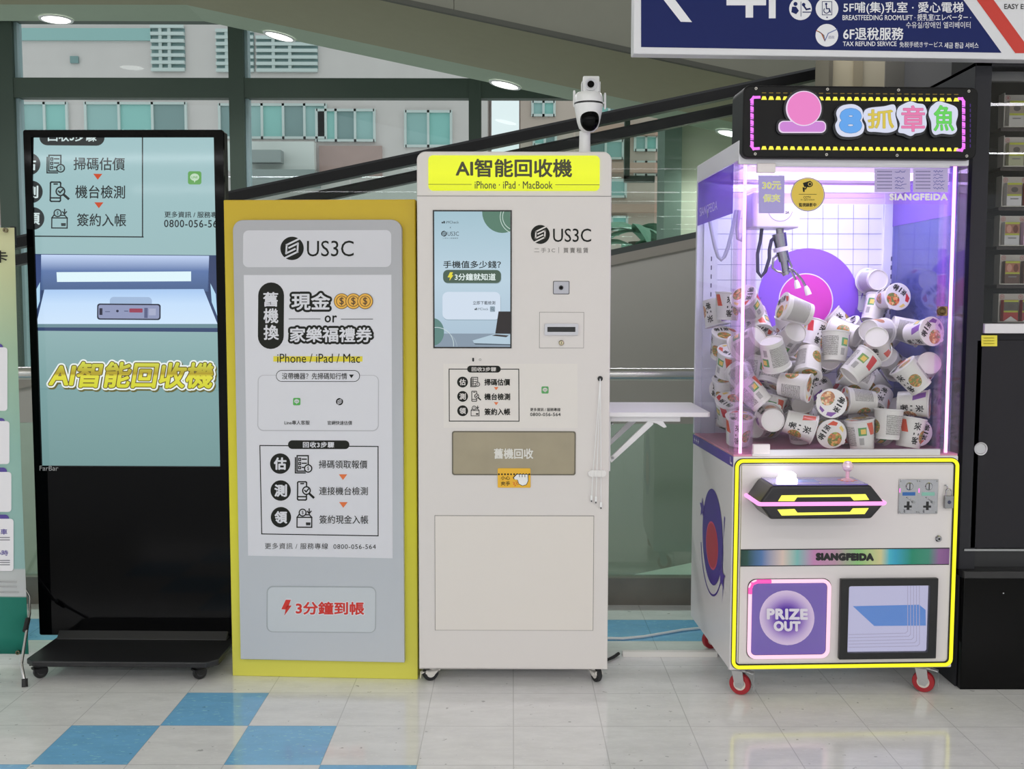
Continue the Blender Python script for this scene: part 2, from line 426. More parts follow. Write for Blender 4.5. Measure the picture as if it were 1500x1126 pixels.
# ---- window wall
WF = P((66, 78, 70), .5, spec=.3); WFL = P((150, 172, 178), .4)
win = thing('window_1', loc=(0, 11.94, 0), kind='structure', label=None, cat=None)
b = B()
for px, wd in ((350, .085), (696, .07), (14, .095)):
    x = at(px, 200, 11.94).x; b.box(x - wd, x + wd, -.08, .08, -1.2, 5.4, WF)
    if px != 696: b.box(x + wd, x + wd + .035, -.02, .10, -1.2, 5.4, WFL)
for x in (-8.5,): b.box(x - .08, x + .08, -.08, .08, -1.2, 5.4, WF)
z1, z0 = at(350, 116, 11.94).z, at(350, 145, 11.94).z
b.box(-10.5, 1.63, -.07, .07, z0, z1, WF); b.box(-10.5, 1.63, -.1, .07, 4.45, 5.4, WF); b.box(-10.5, 1.63, -.07, .07, -1.2, 0.1, WF)
# small opening sash at the right end
q0, q1 = at(915, 170, 11.84), at(965, 263, 11.84)
b.box(q0.x, q0.x + .06, -.14, -.05, q1.z, q0.z + .2, WF); b.box(q0.x, 1.61, -.14, -.05, q1.z - .03, q1.z + .04, WF)
b.build('window_frame', win)
b = B(); b.box(-10.5, 1.63, 0.02, .03, -1.2, 5.4, glass((.90, .96, .95), .03)); b.build('pane', win)

# ---- what stands outside: pale pink flats, a gap of bright sky, an older brick block, a palm
PINK = P((214, 202, 200), .8, k=1.0, var=.06, vscale=3); TEAL = P((152, 188, 186), .15, k=1.0); TEAL2 = P((124, 150, 150), .15, k=1.0)
FRM = P((205, 212, 210), .5, k=1.0); CURT = P((146, 200, 194), .6, k=1.0)
YB = 20.0
def facade(name, label, x0, x1, mat, wins, louvers=(), extra=(), Y=YB):
    r = thing(name, label, 'building', (0, Y, 0)); a0, a1 = at(x0, 300, Y).x, at(x1, 300, Y).x
    b = B(); b.box(a0, a1, 0, 4, -6, 12, mat); b.build('wall', r)
    for (px0, py0, px1, py1, n) in wins:
        p, q = at(px0, py0, Y), at(px1, py1, Y)
        b = B(); t = .045
        b.box(p.x, q.x, -.06, .02, q.z, q.z + t, FRM); b.box(p.x, q.x, -.06, .02, p.z - t, p.z, FRM)
        for i in range(n + 1):
            x = p.x + (q.x - p.x) * i / n; b.box(x - t / 2, x + t / 2, -.06, .02, q.z, p.z, FRM)
        fo = b.build('window_frame', r)
        b = B()
        for i in range(n):
            xa, xb = p.x + (q.x - p.x) * i / n, p.x + (q.x - p.x) * (i + 1) / n
            b.box(xa, xb, -.02, -.01, q.z, p.z, (TEAL, TEAL2, CURT)[(i * 2 + int(px0)) % 3])
        b.build('pane', fo)
    for (px0, py0, px1, py1, n) in louvers:
        p, q = at(px0, py0, Y), at(px1, py1, Y); b = B(); b.box(p.x, q.x, -.02, .02, q.z, p.z, TEAL2)
        for i in range(n + 1):
            z = q.z + (p.z - q.z) * i / n; b.box(p.x, q.x, -.09, -.02, z - .03, z + .03, FRM)
        for xx in (.28, .55): b.box(p.x + (q.x - p.x) * xx - .03, p.x + (q.x - p.x) * xx + .03, -.07, -.02, q.z, p.z, FRM)
        b.build('louvre', r)
    for (px0, py0, px1, py1, m, nme, dep) in extra:
        p, q = at(px0, py0, Y), at(px1, py1, Y); b = B(); b.box(p.x, q.x, -dep, .02, q.z, p.z, m); b.build(nme, r)
    return r
BRK = P((176, 146, 140), .8, k=1.0, var=.1, vscale=6); WBAL = P((222, 222, 218), .6, k=1.0); GRYW = P((150, 156, 154), .6, k=1.0)
facade('apartment_building', 'pale pink flats with teal windows outside behind the left window wall', -420, 714, PINK,
       [(33, 150, 100, 196, 2), (126, 150, 274, 205, 3), (322, 152, 478, 204, 5), (464, 160, 549, 208, 3), (594, 162, 661, 216, 2), (-120, 150, -10, 200, 3), (-60, 400, 40, 470, 3)],
       [(222, 40, 272, 103, 6), (317, 46, 373, 104, 6), (376, 56, 466, 104, 5)],
       [(104, 83, 116, 93, TEAL2, 'vent', .05), (336, 210, 464, 252, WBAL, 'balcony_wall', .25), (372, 225, 420, 243, GRYW, 'air_conditioner', .5), (468, 214, 560, 258, BRK, 'brick_panel', .06),
        (360, 254, 470, 276, GRYW, 'awning', .6), (-300, 215, 35, 330, BRK, 'brick_panel', .06), (30, 42, 222, 60, TEAL, 'shade_panel', .05)])
facade('apartment_building', 'pinkish older flats with small teal windows outside beyond the dome camera', 762, 1400, P((200, 178, 168), .8, k=1.0, var=.06, vscale=3),
       [(780, 148, 812, 171, 2), (782, 196, 814, 214, 2), (862, 205, 912, 234, 2), (930, 198, 962, 222, 2), (862, 262, 916, 290, 2), (930, 236, 962, 258, 2), (896, 316, 918, 338, 1), (872, 150, 912, 168, 2)],
       [], [(860, 184, 965, 200, P((186, 150, 136), .8, k=1.0), 'ledge', .2), (860, 240, 965, 254, P((186, 150, 136), .8, k=1.0), 'ledge', .2), (768, 300, 965, 312, P((186, 150, 136), .8, k=1.0), 'ledge', .2)], Y=20.5)
pt = thing('palm_tree', 'green palm seen through the glass right of the white machine', 'tree', (at(930, 330, 15).x, 15, 0))
LEAF = P((128, 172, 148), .6, k=1.0, var=.25, vscale=2)
rnd = random.Random(3)
b = B(); b.tube([(0, 0, -3), (.05, 0, .8), (0, .05, 2.2)], [.13, .1, .09], P((120, 110, 92), .8, k=1.0), 10); b.build('trunk', pt)
b = B()
for i in range(46):
    a = rnd.uniform(0, 2 * PI); L = rnd.uniform(.5, .95); z = rnd.choice((2.35, 2.1, 1.5, 1.7)); up = rnd.uniform(.0, .5)
    pr = None
    for k in range(7):
        t = k / 6; r = L * t; c = Vector((r * math.cos(a), r * math.sin(a), z + up * L * t * 1.4 - .75 * L * t * t)); wd = .10 * math.sin(PI * min(1, t * .9 + .12)) + .008
        s_ = Vector((-math.sin(a), math.cos(a), -.3)) * wd; q = (c - s_, c + Vector((0, 0, .02)), c + s_)
        if pr: b.add([pr[0], pr[1], q[1], q[0], pr[2], q[2]], [(0, 1, 2, 3), (1, 4, 5, 2)], LEAF)
        pr = q
b.build('crown', pt, merge=False)

# ---- the two inclined moving walkways
SL = 0.2095
lw = thing('moving_walkway', 'rising moving walkway with black handrails and glass sides behind the machines', 'escalator', (0, 7.6, 0))
HR = P((10, 10, 11), .35, spec=.2)
def hz(x): return 2.505 + SL * x
xl, xr = -7.0, 2.95
for y, dz in ((0, 0), (.82, -.01)):
    b = B(); b.prism([(y - .05, -.075), (y + .05, -.075), (y + .05, -.005), (y + .03, .014), (y - .03, .014), (y - .05, -.005)], xl, xr, HR, axis='x')
    b.v = [(v[0], v[1], v[2] + hz(v[0]) + dz) for v in b.v]; b.build('handrail', lw)
GL = glass((.88, .94, .91), .02)
seams = [-7.0, -4.6, -2.75, -1.18, .45, 1.62, 2.95]
for a0, a1 in zip(seams[:-1], seams[1:]):
    b = B()
    for y in (0,):
        b.add([(a0 + .006, y, hz(a0) - 1.0), (a1 - .006, y, hz(a1) - 1.0), (a1 - .006, y, hz(a1) - .05), (a0 + .006, y, hz(a0) - .05)], [(0, 1, 2, 3)], GL)
    b.build('glass_panel', lw)
b = B()
for y in (.82,): b.add([(xl, y, hz(xl) - 1.0), (xr, y, hz(xr) - 1.0), (xr, y, hz(xr) - .05), (xl, y, hz(xl) - .05)], [(0, 1, 2, 3)], GL)
b.build('glass_panel', lw)
b = B()
for y in (0, .82):
    b.prism([(xl, hz(xl) - 1.03), (xr, hz(xr) - 1.03), (xr, hz(xr) - .985), (xl, hz(xl) - .985)], y - .03, y + .03, P((46, 52, 50), .4))
b.build('base_rail', lw)
b = B(); b.prism([(xl, hz(xl) - 1.10), (xr, hz(xr) - 1.10), (xr, hz(xr) - 1.03), (xl, hz(xl) - 1.03)], -.06, .88, P((130, 126, 118), .4, k=1.0)); b.build('skirt_cap', lw)
CLD = P((154, 152, 146), .45, k=1.0, var=.04, vscale=2)
b = B(); cs = [-7.0, -5.2, -3.4, -1.6, .15, 1.47, 2.95]
for a0, a1 in zip(cs[:-1], cs[1:]):
    t = .55; d0 = .004
    b.prism([(a0 + d0, hz(a0) - 1.10), (a1 - d0, hz(a1) - 1.10), (a1 - d0 + 2.2 * .16, hz(a1) - 3.35), (a0 + d0 + 2.2 * .16, hz(a0) - 3.35)], -.05, .86, CLD)
b.build('side_cladding', lw)
b = B(); b.prism([(xl, hz(xl) - 1.4), (xr, hz(xr) - 1.4), (xr, hz(xr) - 1.38), (xl, hz(xl) - 1.38)], .0, .86, BLACKM); b.build('pallet_band', lw)

uw = thing('moving_walkway', 'underside of the upper walkway sloping down to the right beneath the ceiling', 'escalator', (0, 8.6, 0))
US = -.209; UZ, XB = 3.537, -3.21
def uz(x): return UZ + US * max(x, XB)
prof = [(-10.5, uz(-10.5)), (XB, uz(XB)), (6.6, uz(6.6))]
def slab(b, y0, y1, d0, d1, m):
    b.prism([(x, z + d0) for x, z in prof] + [(x, z + d1) for x, z in prof[::-1]], y0, y1, m)
SOFA = P((150, 146, 120), .7, k=1.0, var=.04); SOFB = P((160, 174, 154), .7, k=1.0, var=.03)
b = B(); slab(b, .02, 1.79, 0, .3, SOFA); b.build('underside_panel', uw)
b = B(); slab(b, 1.79, 2.39, 0.004, .3, SOFB); b.build('lighting_strip', uw)
b = B(); slab(b, 2.33, 2.41, .25, 1.5, SOFB); slab(b, -.03, .02, -.02, .02, P((70, 70, 60), .6, k=1.0)); b.build('edge_trim', uw)
b = B()
for x0, x1 in ((-10.5, -4.8), (-4.8, XB), (XB, -.48), (-.475, 2.9), (2.905, 6.6)):
    b.prism([(x0, uz(x0) + .02), (x1, uz(x1) + .02), (x1, uz(x1) + 1.6), (x0, uz(x0) + 1.6)], 0, .02, P((120, 119, 104), .55, k=1.0, var=.05))
b.build('side_cladding', uw)
for px, py, lb in ((84, 29, 'round ceiling downlight in the upper walkway underside, nearest the tall black kiosk'), (413, 57, 'round ceiling downlight above the window post behind the yellow board'), (740, 127, 'round ceiling downlight above the white machine sign'), (1064, 201, 'added downlight standing in for a reflection in the walkway glass beside the claw machine roof')):  # last one added to light the back wall, over a reflection in the glass
    # where the sight line meets the underside
    d = ray(px, py); lo, hi = 6.0, 14.0
    for _ in range(50):
        mid = (lo + hi) / 2; q = EYE + d * (mid / d.y)
        if q.z < uz(q.x): lo = mid
        else: hi = mid
    q = EYE + d * (lo / d.y); q.y = min(max(q.y, 10.5), 10.9); q.z = uz(q.x)
    s = US if q.x > XB else 0
    dl = thing('downlight', lb, 'light', (q.x, q.y, q.z), 0, 'downlights under the upper walkway'); dl.rotation_euler = (0, -math.atan(s), 0)
    b = B(); b.lathe([(.14, -.012), (.166, -.012), (.17, -.002), (.17, -.0005)], WHITE, 36, caps=False); b.build('trim_ring', dl)
    b = B(); b.lathe([(.0001, -.008), (.14, -.008), (.14, -.002)], E((255, 255, 250), 6), 36, caps=False); b.build('lamp', dl)
    l = bpy.data.lights.new('downlight_beam', 'SPOT'); l.energy = 75; l.spot_size = 2.2; l.spot_blend = .8; l.shadow_soft_size = .1
    o = bpy.data.objects.new('downlight_beam', l); COL.objects.link(o); o.parent = dl; o.location = (0, 0, -.03)

# ---- guard rail in front of the void
gr = thing('guard_rail', 'steel tube guard rail with green glass panels behind the machines', 'railing', (0, 4.3, 0))
b = B(); b.tube([(-5, 0, .973), (4.2, 0, .973)], .027, P((190, 190, 188), .22, 1.0, 1.0), 20); b.build('top_tube', gr)
GG = glass((.84, .98, .90), .10)
ps = [-5, -3.35, -1.75, -.15, 1.48, 3.0, 4.2]
for a0, a1 in zip(ps[:-1], ps[1:]):
    b = B(); b.box(a0 + .01, a1 - .01, -.006, .006, .11, .765, GG); b.build('glass_panel', gr)
for x in ps:
    b = B(); b.box(x - .006, x + .006, -.015, .015, .10, .95, STEEL); b.build('post', gr)
b = B(); b.box(-5, 4.2, -.03, .03, .0, .115, P((122, 116, 108), .4, .3, 1.0, var=.3, vscale=6)); b.build('base_curb', gr)
cb = B(); cb.tube([(x, 3.86 + .05 * math.sin(x * 9 + 1) + .1 * (x - .4), .006) for x in (.34, .42, .5, .58, .66, .74, .82)], .005, P((215, 215, 215), .5), 8)
tag(cb.build('power_cable'), 'white power cable lying on the blue floor strip between the machines', 'cable')
cb = B(); cb.prism([(-.018, 0), (.018, 0), (.010, .016), (-.010, .016)], 0, .34, P((215, 213, 208), .5), axis='x')
cb.v = [(v[0] + .40, v[1] + 3.64, v[2]) for v in cb.v]
tag(cb.build('cable_cover'), 'white plastic cable cover strip on the floor beside the claw machine', 'cable cover')
cb = B(); cb.tube([(.30, 3.6, .03), (.34, 3.57, .008), (.365, 3.60, .008), (.385, 3.63, .01)], .006, BLACKM, 8)
tag(cb.build('extension_lead'), 'short black cord curling out behind the white machine corner', 'cable')

# ================================================================== PRINT HELPERS
INK = P((34, 35, 32), .6, spec=.15)
def tri_down(a, cx, cy, wd, h, m, lay): a.poly([(cx - wd / 2, cy - h / 2), (cx + wd / 2, cy - h / 2), (cx, cy + h / 2)], m, lay)
def icon_list(a, x0, y0, x1, y1, m, bgm, lay):
    w_, h_ = x1 - x0, y1 - y0; t = w_ * .075
    a.frame(x0 + .1 * w_, y0, x0 + .78 * w_, y1 - .1 * h_, t, m, lay); a.line([(x0, y0 + .12 * h_), (x0, y1), (x0 + .6 * w_, y1)], t, m, lay)
    for i in range(3):
        yy = y0 + h_ * (.2 + .24 * i); a.frame(x0 + .2 * w_, yy - .05 * h_, x0 + .32 * w_, yy + .08 * h_, t * .8, m, lay); a.line([(x0 + .42 * w_, yy), (x0 + .66 * w_, yy)], t, m, lay)
    a.circ(x0 + .78 * w_, y0 + .74 * h_, .24 * w_, bgm, lay + 1, n=20); a.ring(x0 + .78 * w_, y0 + .74 * h_, .22 * w_, t, m, lay + 2, n=20)
    a.text('$', x0 + .72 * w_, y0 + .62 * h_, x0 + .84 * w_, y0 + .87 * h_, m, lay + 2)
def icon_phone(a, x0, y0, x1, y1, m, bgm, lay):
    w_, h_ = x1 - x0, y1 - y0; t = w_ * .075
    a.frame(x0 + .08 * w_, y0, x0 + .6 * w_, y1, t, m, lay, r=.07 * w_); a.line([(x0 + .27 * w_, y0 + .1 * h_), (x0 + .42 * w_, y0 + .1 * h_)], t, m, lay)
    a.line([(x0 + .08 * w_, y0 + .82 * h_), (x0 + .6 * w_, y0 + .82 * h_)], t, m, lay)
    a.circ(x0 + .6 * w_, y0 + .48 * h_, .25 * w_, bgm, lay + 1, n=20); a.ring(x0 + .6 * w_, y0 + .48 * h_, .22 * w_, t, m, lay + 2, n=20)
    a.line([(x0 + .5 * w_, y0 + .47 * h_), (x0 + .58 * w_, y0 + .55 * h_), (x0 + .71 * w_, y0 + .4 * h_)], t, m, lay + 2)
    a.line([(x0 + .77 * w_, y0 + .65 * h_), (x1, y0 + .85 * h_)], t * 1.7, m, lay + 2)
def icon_card(a, x0, y0, x1, y1, m, bgm, lay):
    w_, h_ = x1 - x0, y1 - y0; t = w_ * .075
    a.frame(x0, y0 + .46 * h_, x0 + .95 * w_, y1, t, m, lay); a.line([(x0, y0 + .46 * h_), (x0 + .12 * w_, y0 + .32 * h_), (x0 + .8 * w_, y0 + .32 * h_), (x0 + .95 * w_, y0 + .46 * h_)], t, m, lay)
    a.circ(x0 + .36 * w_, y0 + .2 * h_, .25 * w_, bgm, lay + 1, n=20); a.ring(x0 + .36 * w_, y0 + .2 * h_, .22 * w_, t, m, lay + 2, n=20)
    a.text('$', x0 + .30 * w_, y0 + .1 * h_, x0 + .42 * w_, y0 + .31 * h_, m, lay + 2)
    a.line([(x0 + .78 * w_, y0), (x0 + .78 * w_, y0 + .24 * h_)], t, m, lay); a.line([(x0 + .66 * w_, y0 + .13 * h_), (x0 + .78 * w_, y0 + .25 * h_), (x0 + .9 * w_, y0 + .13 * h_)], t, m, lay)
    a.line([(x0 + .62 * w_, y0 + .78 * h_), (x0 + .82 * w_, y0 + .78 * h_)], t * 1.3, m, lay); a.line([(x0 + .62 * w_, y0 + .86 * h_), (x0 + .82 * w_, y0 + .86 * h_)], t, m, lay)
def logo(a, cx, cy, r, m, bgm, lay):
    a.circ(cx, cy, r, m, lay)
    for s in (1, -1):
        a.line([(cx + s * .62 * r, cy - s * .82 * r), (cx - s * .46 * r, cy - s * .3 * r), (cx - s * .5 * r, cy + s * .42 * r), (cx + s * .24 * r, cy + s * .06 * r)], .15 * r, bgm, lay + 1)
def badge(a, cx, cy, r, lay, green, whitem):
    a.rect(cx - r, cy - r, cx + r, cy + r, green, lay, r=r * .35); a.circ(cx, cy - .1 * r, .68 * r, whitem, lay + 1, ry=.55 * r, n=20)
    a.poly([(cx - .15 * r, cy + .35 * r), (cx + .2 * r, cy + .3 * r), (cx - .02 * r, cy + .75 * r)], whitem, lay + 1)
    a.text('LINE', cx - .45 * r, cy - .25 * r, cx + .45 * r, cy + .08 * r, green, lay + 2, bold=.01)

def caster(parent, x, y, r, m_fork, m_tyre, m_hub, turn=0.3, top=.055, brake=None, name='caster', wide=1.0):
    """swivel caster under the corner of a thing: mounting plate and fork, with a wheel"""
    b = B(); w_ = r * .55
    b.box(x - r * .9, x + r * .9, y - r * .9, y + r * .9, top - .006, top, m_fork)
    b.cyl((x, y, top - .016), (x, y, top - .006), r * .5, m_fork)
    c, s = math.cos(turn), math.sin(turn); off = .25 * r
    def W(u, v, z): return (x + u * c - v * s, y + u * s + v * c, z)
    for sd in (-1, 1):
        k = len(b.v); pl = [(-r * .85 * wide, top - .016), (r * .85 * wide, top - .016), (off + r * .75 * wide, r * 1.05), (off + r * .2, r * .65), (off - r * .35, r * .75)]
        vs = [W(u, sd * (w_ / 2 + .002), z) for u, z in pl] + [W(u, sd * (w_ / 2 + .006), z) for u, z in pl]; n = len(pl)
        b.add(vs, [tuple(range(n)), tuple(range(2 * n - 1, n - 1, -1))] + [(i, i + n, (i + 1) % n + n, (i + 1) % n) for i in range(n)], m_fork)
    k = [W(-r * .85, -w_ / 2 - .006, top - .016), W(r * .85, -w_ / 2 - .006, top - .016), W(r * .85, w_ / 2 + .006, top - .016), W(-r * .85, w_ / 2 + .006, top - .016)]
    k2 = [(q[0], q[1], q[2] - .006) for q in k]
    b.add(k + k2, [(0, 1, 2, 3), (7, 6, 5, 4), (0, 4, 5, 1), (1, 5, 6, 2), (2, 6, 7, 3), (3, 7, 4, 0)], m_fork)
    co = b.build(name, parent)
    b = B(); M = Matrix.Translation(W(off, 0, r)) @ Matrix.Rotation(turn, 4, 'Z') @ Matrix.Rotation(PI / 2, 4, 'X')
    b.lathe([(r * .55, -w_ / 2), (r * .95, -w_ / 2), (r, -w_ / 3), (r, w_ / 3), (r * .95, w_ / 2), (r * .55, w_ / 2)], m_tyre, 28, M)
    b.lathe([(.0005, -w_ / 2 - .001), (r * .56, -w_ / 2 - .001), (r * .56, w_ / 2 + .001), (.0005, w_ / 2 + .001)], m_hub, 24, M)
    b.lathe([(.0005, -w_ / 2 - .007), (r * .18, -w_ / 2 - .007), (r * .18, w_ / 2 + .007), (.0005, w_ / 2 + .007)], m_fork, 12, M)
    b.build('wheel', co)
    if brake:
        b = B(); vs = [W(u, v, z) for u, v, z in ((off - .3 * r, -w_ * .5, top - .014), (off - .3 * r, w_ * .5, top - .014), (off + 1.25 * r, w_ * .5, top - .024), (off + 1.25 * r, -w_ * .5, top - .024),
              (off + 1.3 * r, w_ * .5, r * .55), (off + 1.3 * r, -w_ * .5, r * .55))]
        vs2 = [(v[0], v[1], v[2] - .004) for v in vs]
        b.add(vs + vs2, [(0, 1, 2, 3), (3, 2, 4, 5), (9, 8, 7, 6), (11, 10, 8, 9), (0, 6, 7, 1), (1, 7, 8, 2), (2, 8, 10, 4), (4, 10, 11, 5), (5, 11, 9, 3), (3, 9, 6, 0)], brake)
        b.build('brake_lever', co)
    return co

# ================================================================== BLACK ADVERTISING KIOSK
K = Frame(-1.336, 3.60, -0.8, [(30.5, 192.5), (326.6, 190), (340, 930), (65, 930)], .686, .084, 1.853)
k = K.empty('display_kiosk', 'tall black floor standing advertising screen kiosk on a wheeled base', 'screen kiosk')
GBLK = P((3, 3, 4), .06, spec=.10); GB2 = P((12, 12, 13), .4, spec=.25)
b = B(); b.prism(rrect(-.343, .085, .343, 1.853, .006), .004, .055, GB2); b.build('body', k, bevel=.002)
sx0, sz1 = K.p(43.5, 203); sx1, sz0 = K.p(323.5, 688)
sx0 = (K.p(43.5, 203)[0] + K.p(61.7, 687)[0]) / 2; sx1 = (K.p(312.5, 202)[0] + K.p(323.8, 688)[0]) / 2
b = B(); b.ringprism(rrect(-.345, .084, .345, 1.855, .008), rrect(sx0, sz0, sx1, sz1, .001), -.006, .010, GBLK); b.build('bezel', k, bevel=.0015)
a = Art(K, .0015, clip=(44.5, 200, 322, 690))
def kx(u, v): return (u, v)
BGT = ramp([(0, (113, 148, 148)), (.25, (124, 160, 161)), (.5, (150, 182, 184)), (1, (158, 192, 196))], 'z', sz0, sz1, True, 1.0, rough=.06)
a.poly([(36, 199), (320, 199), (330, 692), (54, 692)], BGT, 0)
DK, WH2 = E((36, 42, 44), 1, .06), E((205, 222, 222), 1, .06)
a.rect(53, 186, 150, 214.5, DK, 1, r=12); a.text('回收3步驟', 66, 190, 138, 208, WH2, 2, bold=.012)
a.line([(206.5, 195), (207.5, 351.5)], 1.8, DK, 1); a.line([(45, 351.5), (208.2, 351.5)], 1.8, DK, 1)
for cy, ch, cx in ((243, '估', 38), (285, '測', 42), (325, '領', 45)):
    a.circ(cx, cy, 17, DK, 1); a.text(ch, cx - 9.5, cy - 9, cx + 10, cy + 9, WH2, 2, bold=.02)
icon_list(a, 65, 229.5, 91, 256, DK, E((150, 183, 186), 1, .06), 1); icon_phone(a, 68, 270, 97, 299, DK, E((150, 183, 186), 1, .06), 1); icon_card(a, 73, 311, 97, 339, DK, E((148, 181, 184), 1, .06), 1)
a.text('掃碼估價', 104.5, 232.5, 180.5, 251.5, DK, 2, bold=.008); a.text('機台檢測', 107.5, 274.5, 181, 294, DK, 2, bold=.008); a.text('簽約入帳', 110.5, 317, 183, 336, DK, 2, bold=.008)
RED = E((196, 72, 34), 1, .06); tri_down(a, 140.5, 261.5, 13.5, 9, RED, 2); tri_down(a, 142.5, 304.5, 13.5, 9, RED, 2)
badge(a, 284.5, 262, 10, 2, E((96, 160, 84), 1, .06), E((190, 216, 190), 1, .06))
a.text('更多資訊 / 服務專', 240, 313, 318, 322, DK, 2, bold=.01); a.text('0800-056-56', 239.5, 325.5, 318, 336.5, DK, 2, bold=.012, space=1.1)
# the picture of the lit inspection drawer with a phone in it
c_ = lambda r, g, bb: E((r, g, bb), 1, .06)
zA, zB = K.p(180, 432)[1], K.p(180, 378)[1]
a.poly([(47, 378), (320, 378), (323, 492), (50, 492)], c_(52, 70, 108), 1)
a.poly([(58, 379), (306, 379), (306, 432), (58, 432)], ramp([(0, (74, 98, 140)), (.55, (92, 118, 168)), (1, (196, 214, 246))], 'z', zA, zB, True, 1, rough=.06), 2)
a.poly([(48, 379), (58, 381), (59, 432), (50, 478)], c_(58, 76, 124), 2); a.poly([(306, 381), (320, 379), (323, 480), (304, 430)], c_(52, 66, 104), 2)
a.poly([(51, 432), (57, 420), (57, 448), (51, 466)], c_(176, 214, 240), 3); a.poly([(308, 420), (316, 436), (318, 468), (310, 448)], c_(176, 214, 240), 3)
a.poly([(81, 405), (279.5, 402.5), (279.5, 417), (82, 419.5)], c_(222, 244, 250), 3)
a.poly([(63.5, 431), (298, 428.5), (319, 481.5), (52, 483.5)], ramp([(0, (206, 228, 250)), (.6, (196, 222, 250)), (1, (168, 200, 240))], 'z', K.p(180, 483)[1], K.p(180, 430)[1], True, 1, rough=.06), 3)
a.poly([(52, 482), (320, 480), (320, 486), (53, 487)], c_(108, 140, 150), 4)
a.rect(160, 441, 222, 456, c_(160, 184, 216), 4, r=6)
a.rect(141.5, 451, 235, 475, c_(36, 40, 60), 5, r=4); a.rect(143.5, 453, 233, 473, c_(142, 150, 184), 6, r=3)
a.rect(145, 458, 149.5, 468, c_(40, 40, 60), 7); a.rect(189, 458, 208.5, 464, c_(150, 60, 84), 7, r=1); a.rect(211, 457, 216, 472, c_(88, 94, 130), 7); a.rect(218, 458, 228, 468, c_(166, 172, 200), 7)
a.circ(171.5, 462, 2, c_(40, 44, 70), 7, n=14); a.line([(154, 463), (160, 463)], 1.2, c_(90, 98, 130), 7); a.line([(182, 462), (187, 462)], 1.2, c_(80, 86, 120), 7)
a.line([(59, 577.6), (322, 577.6)], 1.0, c_(108, 150, 154), 1)
# big outlined headline
tb = (72, 538, 309, 574)
a.text('AI智能回收機', *tb, c_(96, 92, 40), 2, shear=.16, grow=4.6, ngrow=18, dx=1.6, dy=2.2, bold=.01)
a.text('AI智能回收機', *tb, c_(232, 240, 236), 3, shear=.16, grow=4.2, ngrow=18, bold=.01)
a.text('AI智能回收機', *tb, c_(104, 88, 20), 4, shear=.16, grow=1.5, ngrow=12, bold=.02)
a.text('AI智能回收機', *tb, ramp([(0, (206, 208, 40)), (.45, (220, 214, 60)), (.55, (172, 150, 30)), (1, (208, 214, 70))], 'z', K.p(180, 574)[1], K.p(180, 538)[1], True, 1, rough=.06), 5, shear=.16, bold=.022)
a.build('screen_image', k)
b = B(); b.box(-.343 + .004, .343 - .004, -.0066, -.0060, .10, sz0 - .004, GBLK); b.build('lower_panel', k)
a = Art(K, -.007); a.text('FarBar', 61.5, 688.6, 88.5, 695.5, P((150, 150, 152), .5), 1, bold=.004); a.build('maker_lettering', k)
b = B()   # base plate with cut front corners and a raised lip along the screen foot
bx0, bx1, cc = -.285, .362, .035
b.prism([(bx0 + cc, -.255), (bx1 - cc, -.255), (bx1, -.225), (bx1, .16), (bx0, .16), (bx0, -.225)], .056, .076, P((30, 30, 32), .35, spec=.4, var=.2, vscale=60), axis='z')
b.prism([(-.03, .076), (-.004, .105), (.075, .105), (.10, .076)], bx0 + .01, bx1 - .03, P((24, 24, 26), .4), axis='x')
b.build('base', k, bevel=.004)
for cx_, cy_ in ((-.255, -.205), (.285, -.205), (-.255, .12), (.285, .12)): caster(k, cx_, cy_, .024, BLACKM, BLACK, P((60, 60, 62), .4), turn=.8, top=.056)

# ================================================================== YELLOW BOARD
Y_ = Frame(-.632, 3.408, -3.0, [(325, 293), (608, 293), (610.5, 996), (343, 990)], .634, 0, 1.60)
ub = Y_.empty('advertising_board', 'yellow standing board with a raised grey poster panel, between the kiosk and the white machine', 'advertising board')
b = B(); b.box(-.317, .317, .0, .14, 0, 1.60, ramp([(0, (206, 202, 84)), (.35, (212, 204, 44)), (1, (190, 160, 0))], 'z', 0, 1.6, False, k=1.2, rough=.35)); b.build('backing_box', ub, bevel=.003)  # yellow is paler towards the foot, deeper towards the top
GP = Frame(-.632, 3.408, -3.0, [(341.7, 322.5), (591.8, 322.5), (597.8, 967.4), (359, 964.6)], .556, .066, 1.533)
gcx = -.0025
GREY = ramp([(0, (178, 182, 188)), (.3, (172, 176, 182)), (1, (160, 160, 164))], 'z', 0, 1.6, False, k=ALB, rough=.28)  # grey darkens gradually from foot to top
b = B(); b.prism(rrect(-.278 + gcx, .066, .278 + gcx, 1.533, .034, corners=(0, 0, 1, 1)), -.022, 0, GREY); b.build('poster_panel', ub, bevel=.002)
a = Art(GP, -.0222, fn=lambda px, py, yl: (GP.p(px, py)[0] + gcx, yl, GP.p(px, py)[1]))
PAPER, LGP = P((200, 200, 206), .32), P((192, 192, 198), .3)
def W4(x0, y0, x1, y1, x2, y2, x3, y3): return [(x0, y0), (x1, y1), (x2, y2), (x3, y3)]
a.rect(357.7, 338, 576.6, 392.5, LGP, 1, r=8)
logo(a, 430.3, 364.8, 17.3, INK, LGP, 2); a.text('US3C', 452.3, 353.5, 521.4, 376.8, INK, 2)
a.poly([(359, 404), (577, 404), (580.5, 817.4), (368.8, 814.7)], PAPER, 1)
a.rect(380.7, 415, 418.9, 513, INK, 2, r=19)
for ch, yb in (('舊', (388.6, 429.8, 409.8, 450.2)), ('機', (389.2, 453.6, 410.4, 474.6)), ('換', (389.6, 478, 411.2, 499.2))): a.text(ch, *yb, PAPER, 3, bold=.018)
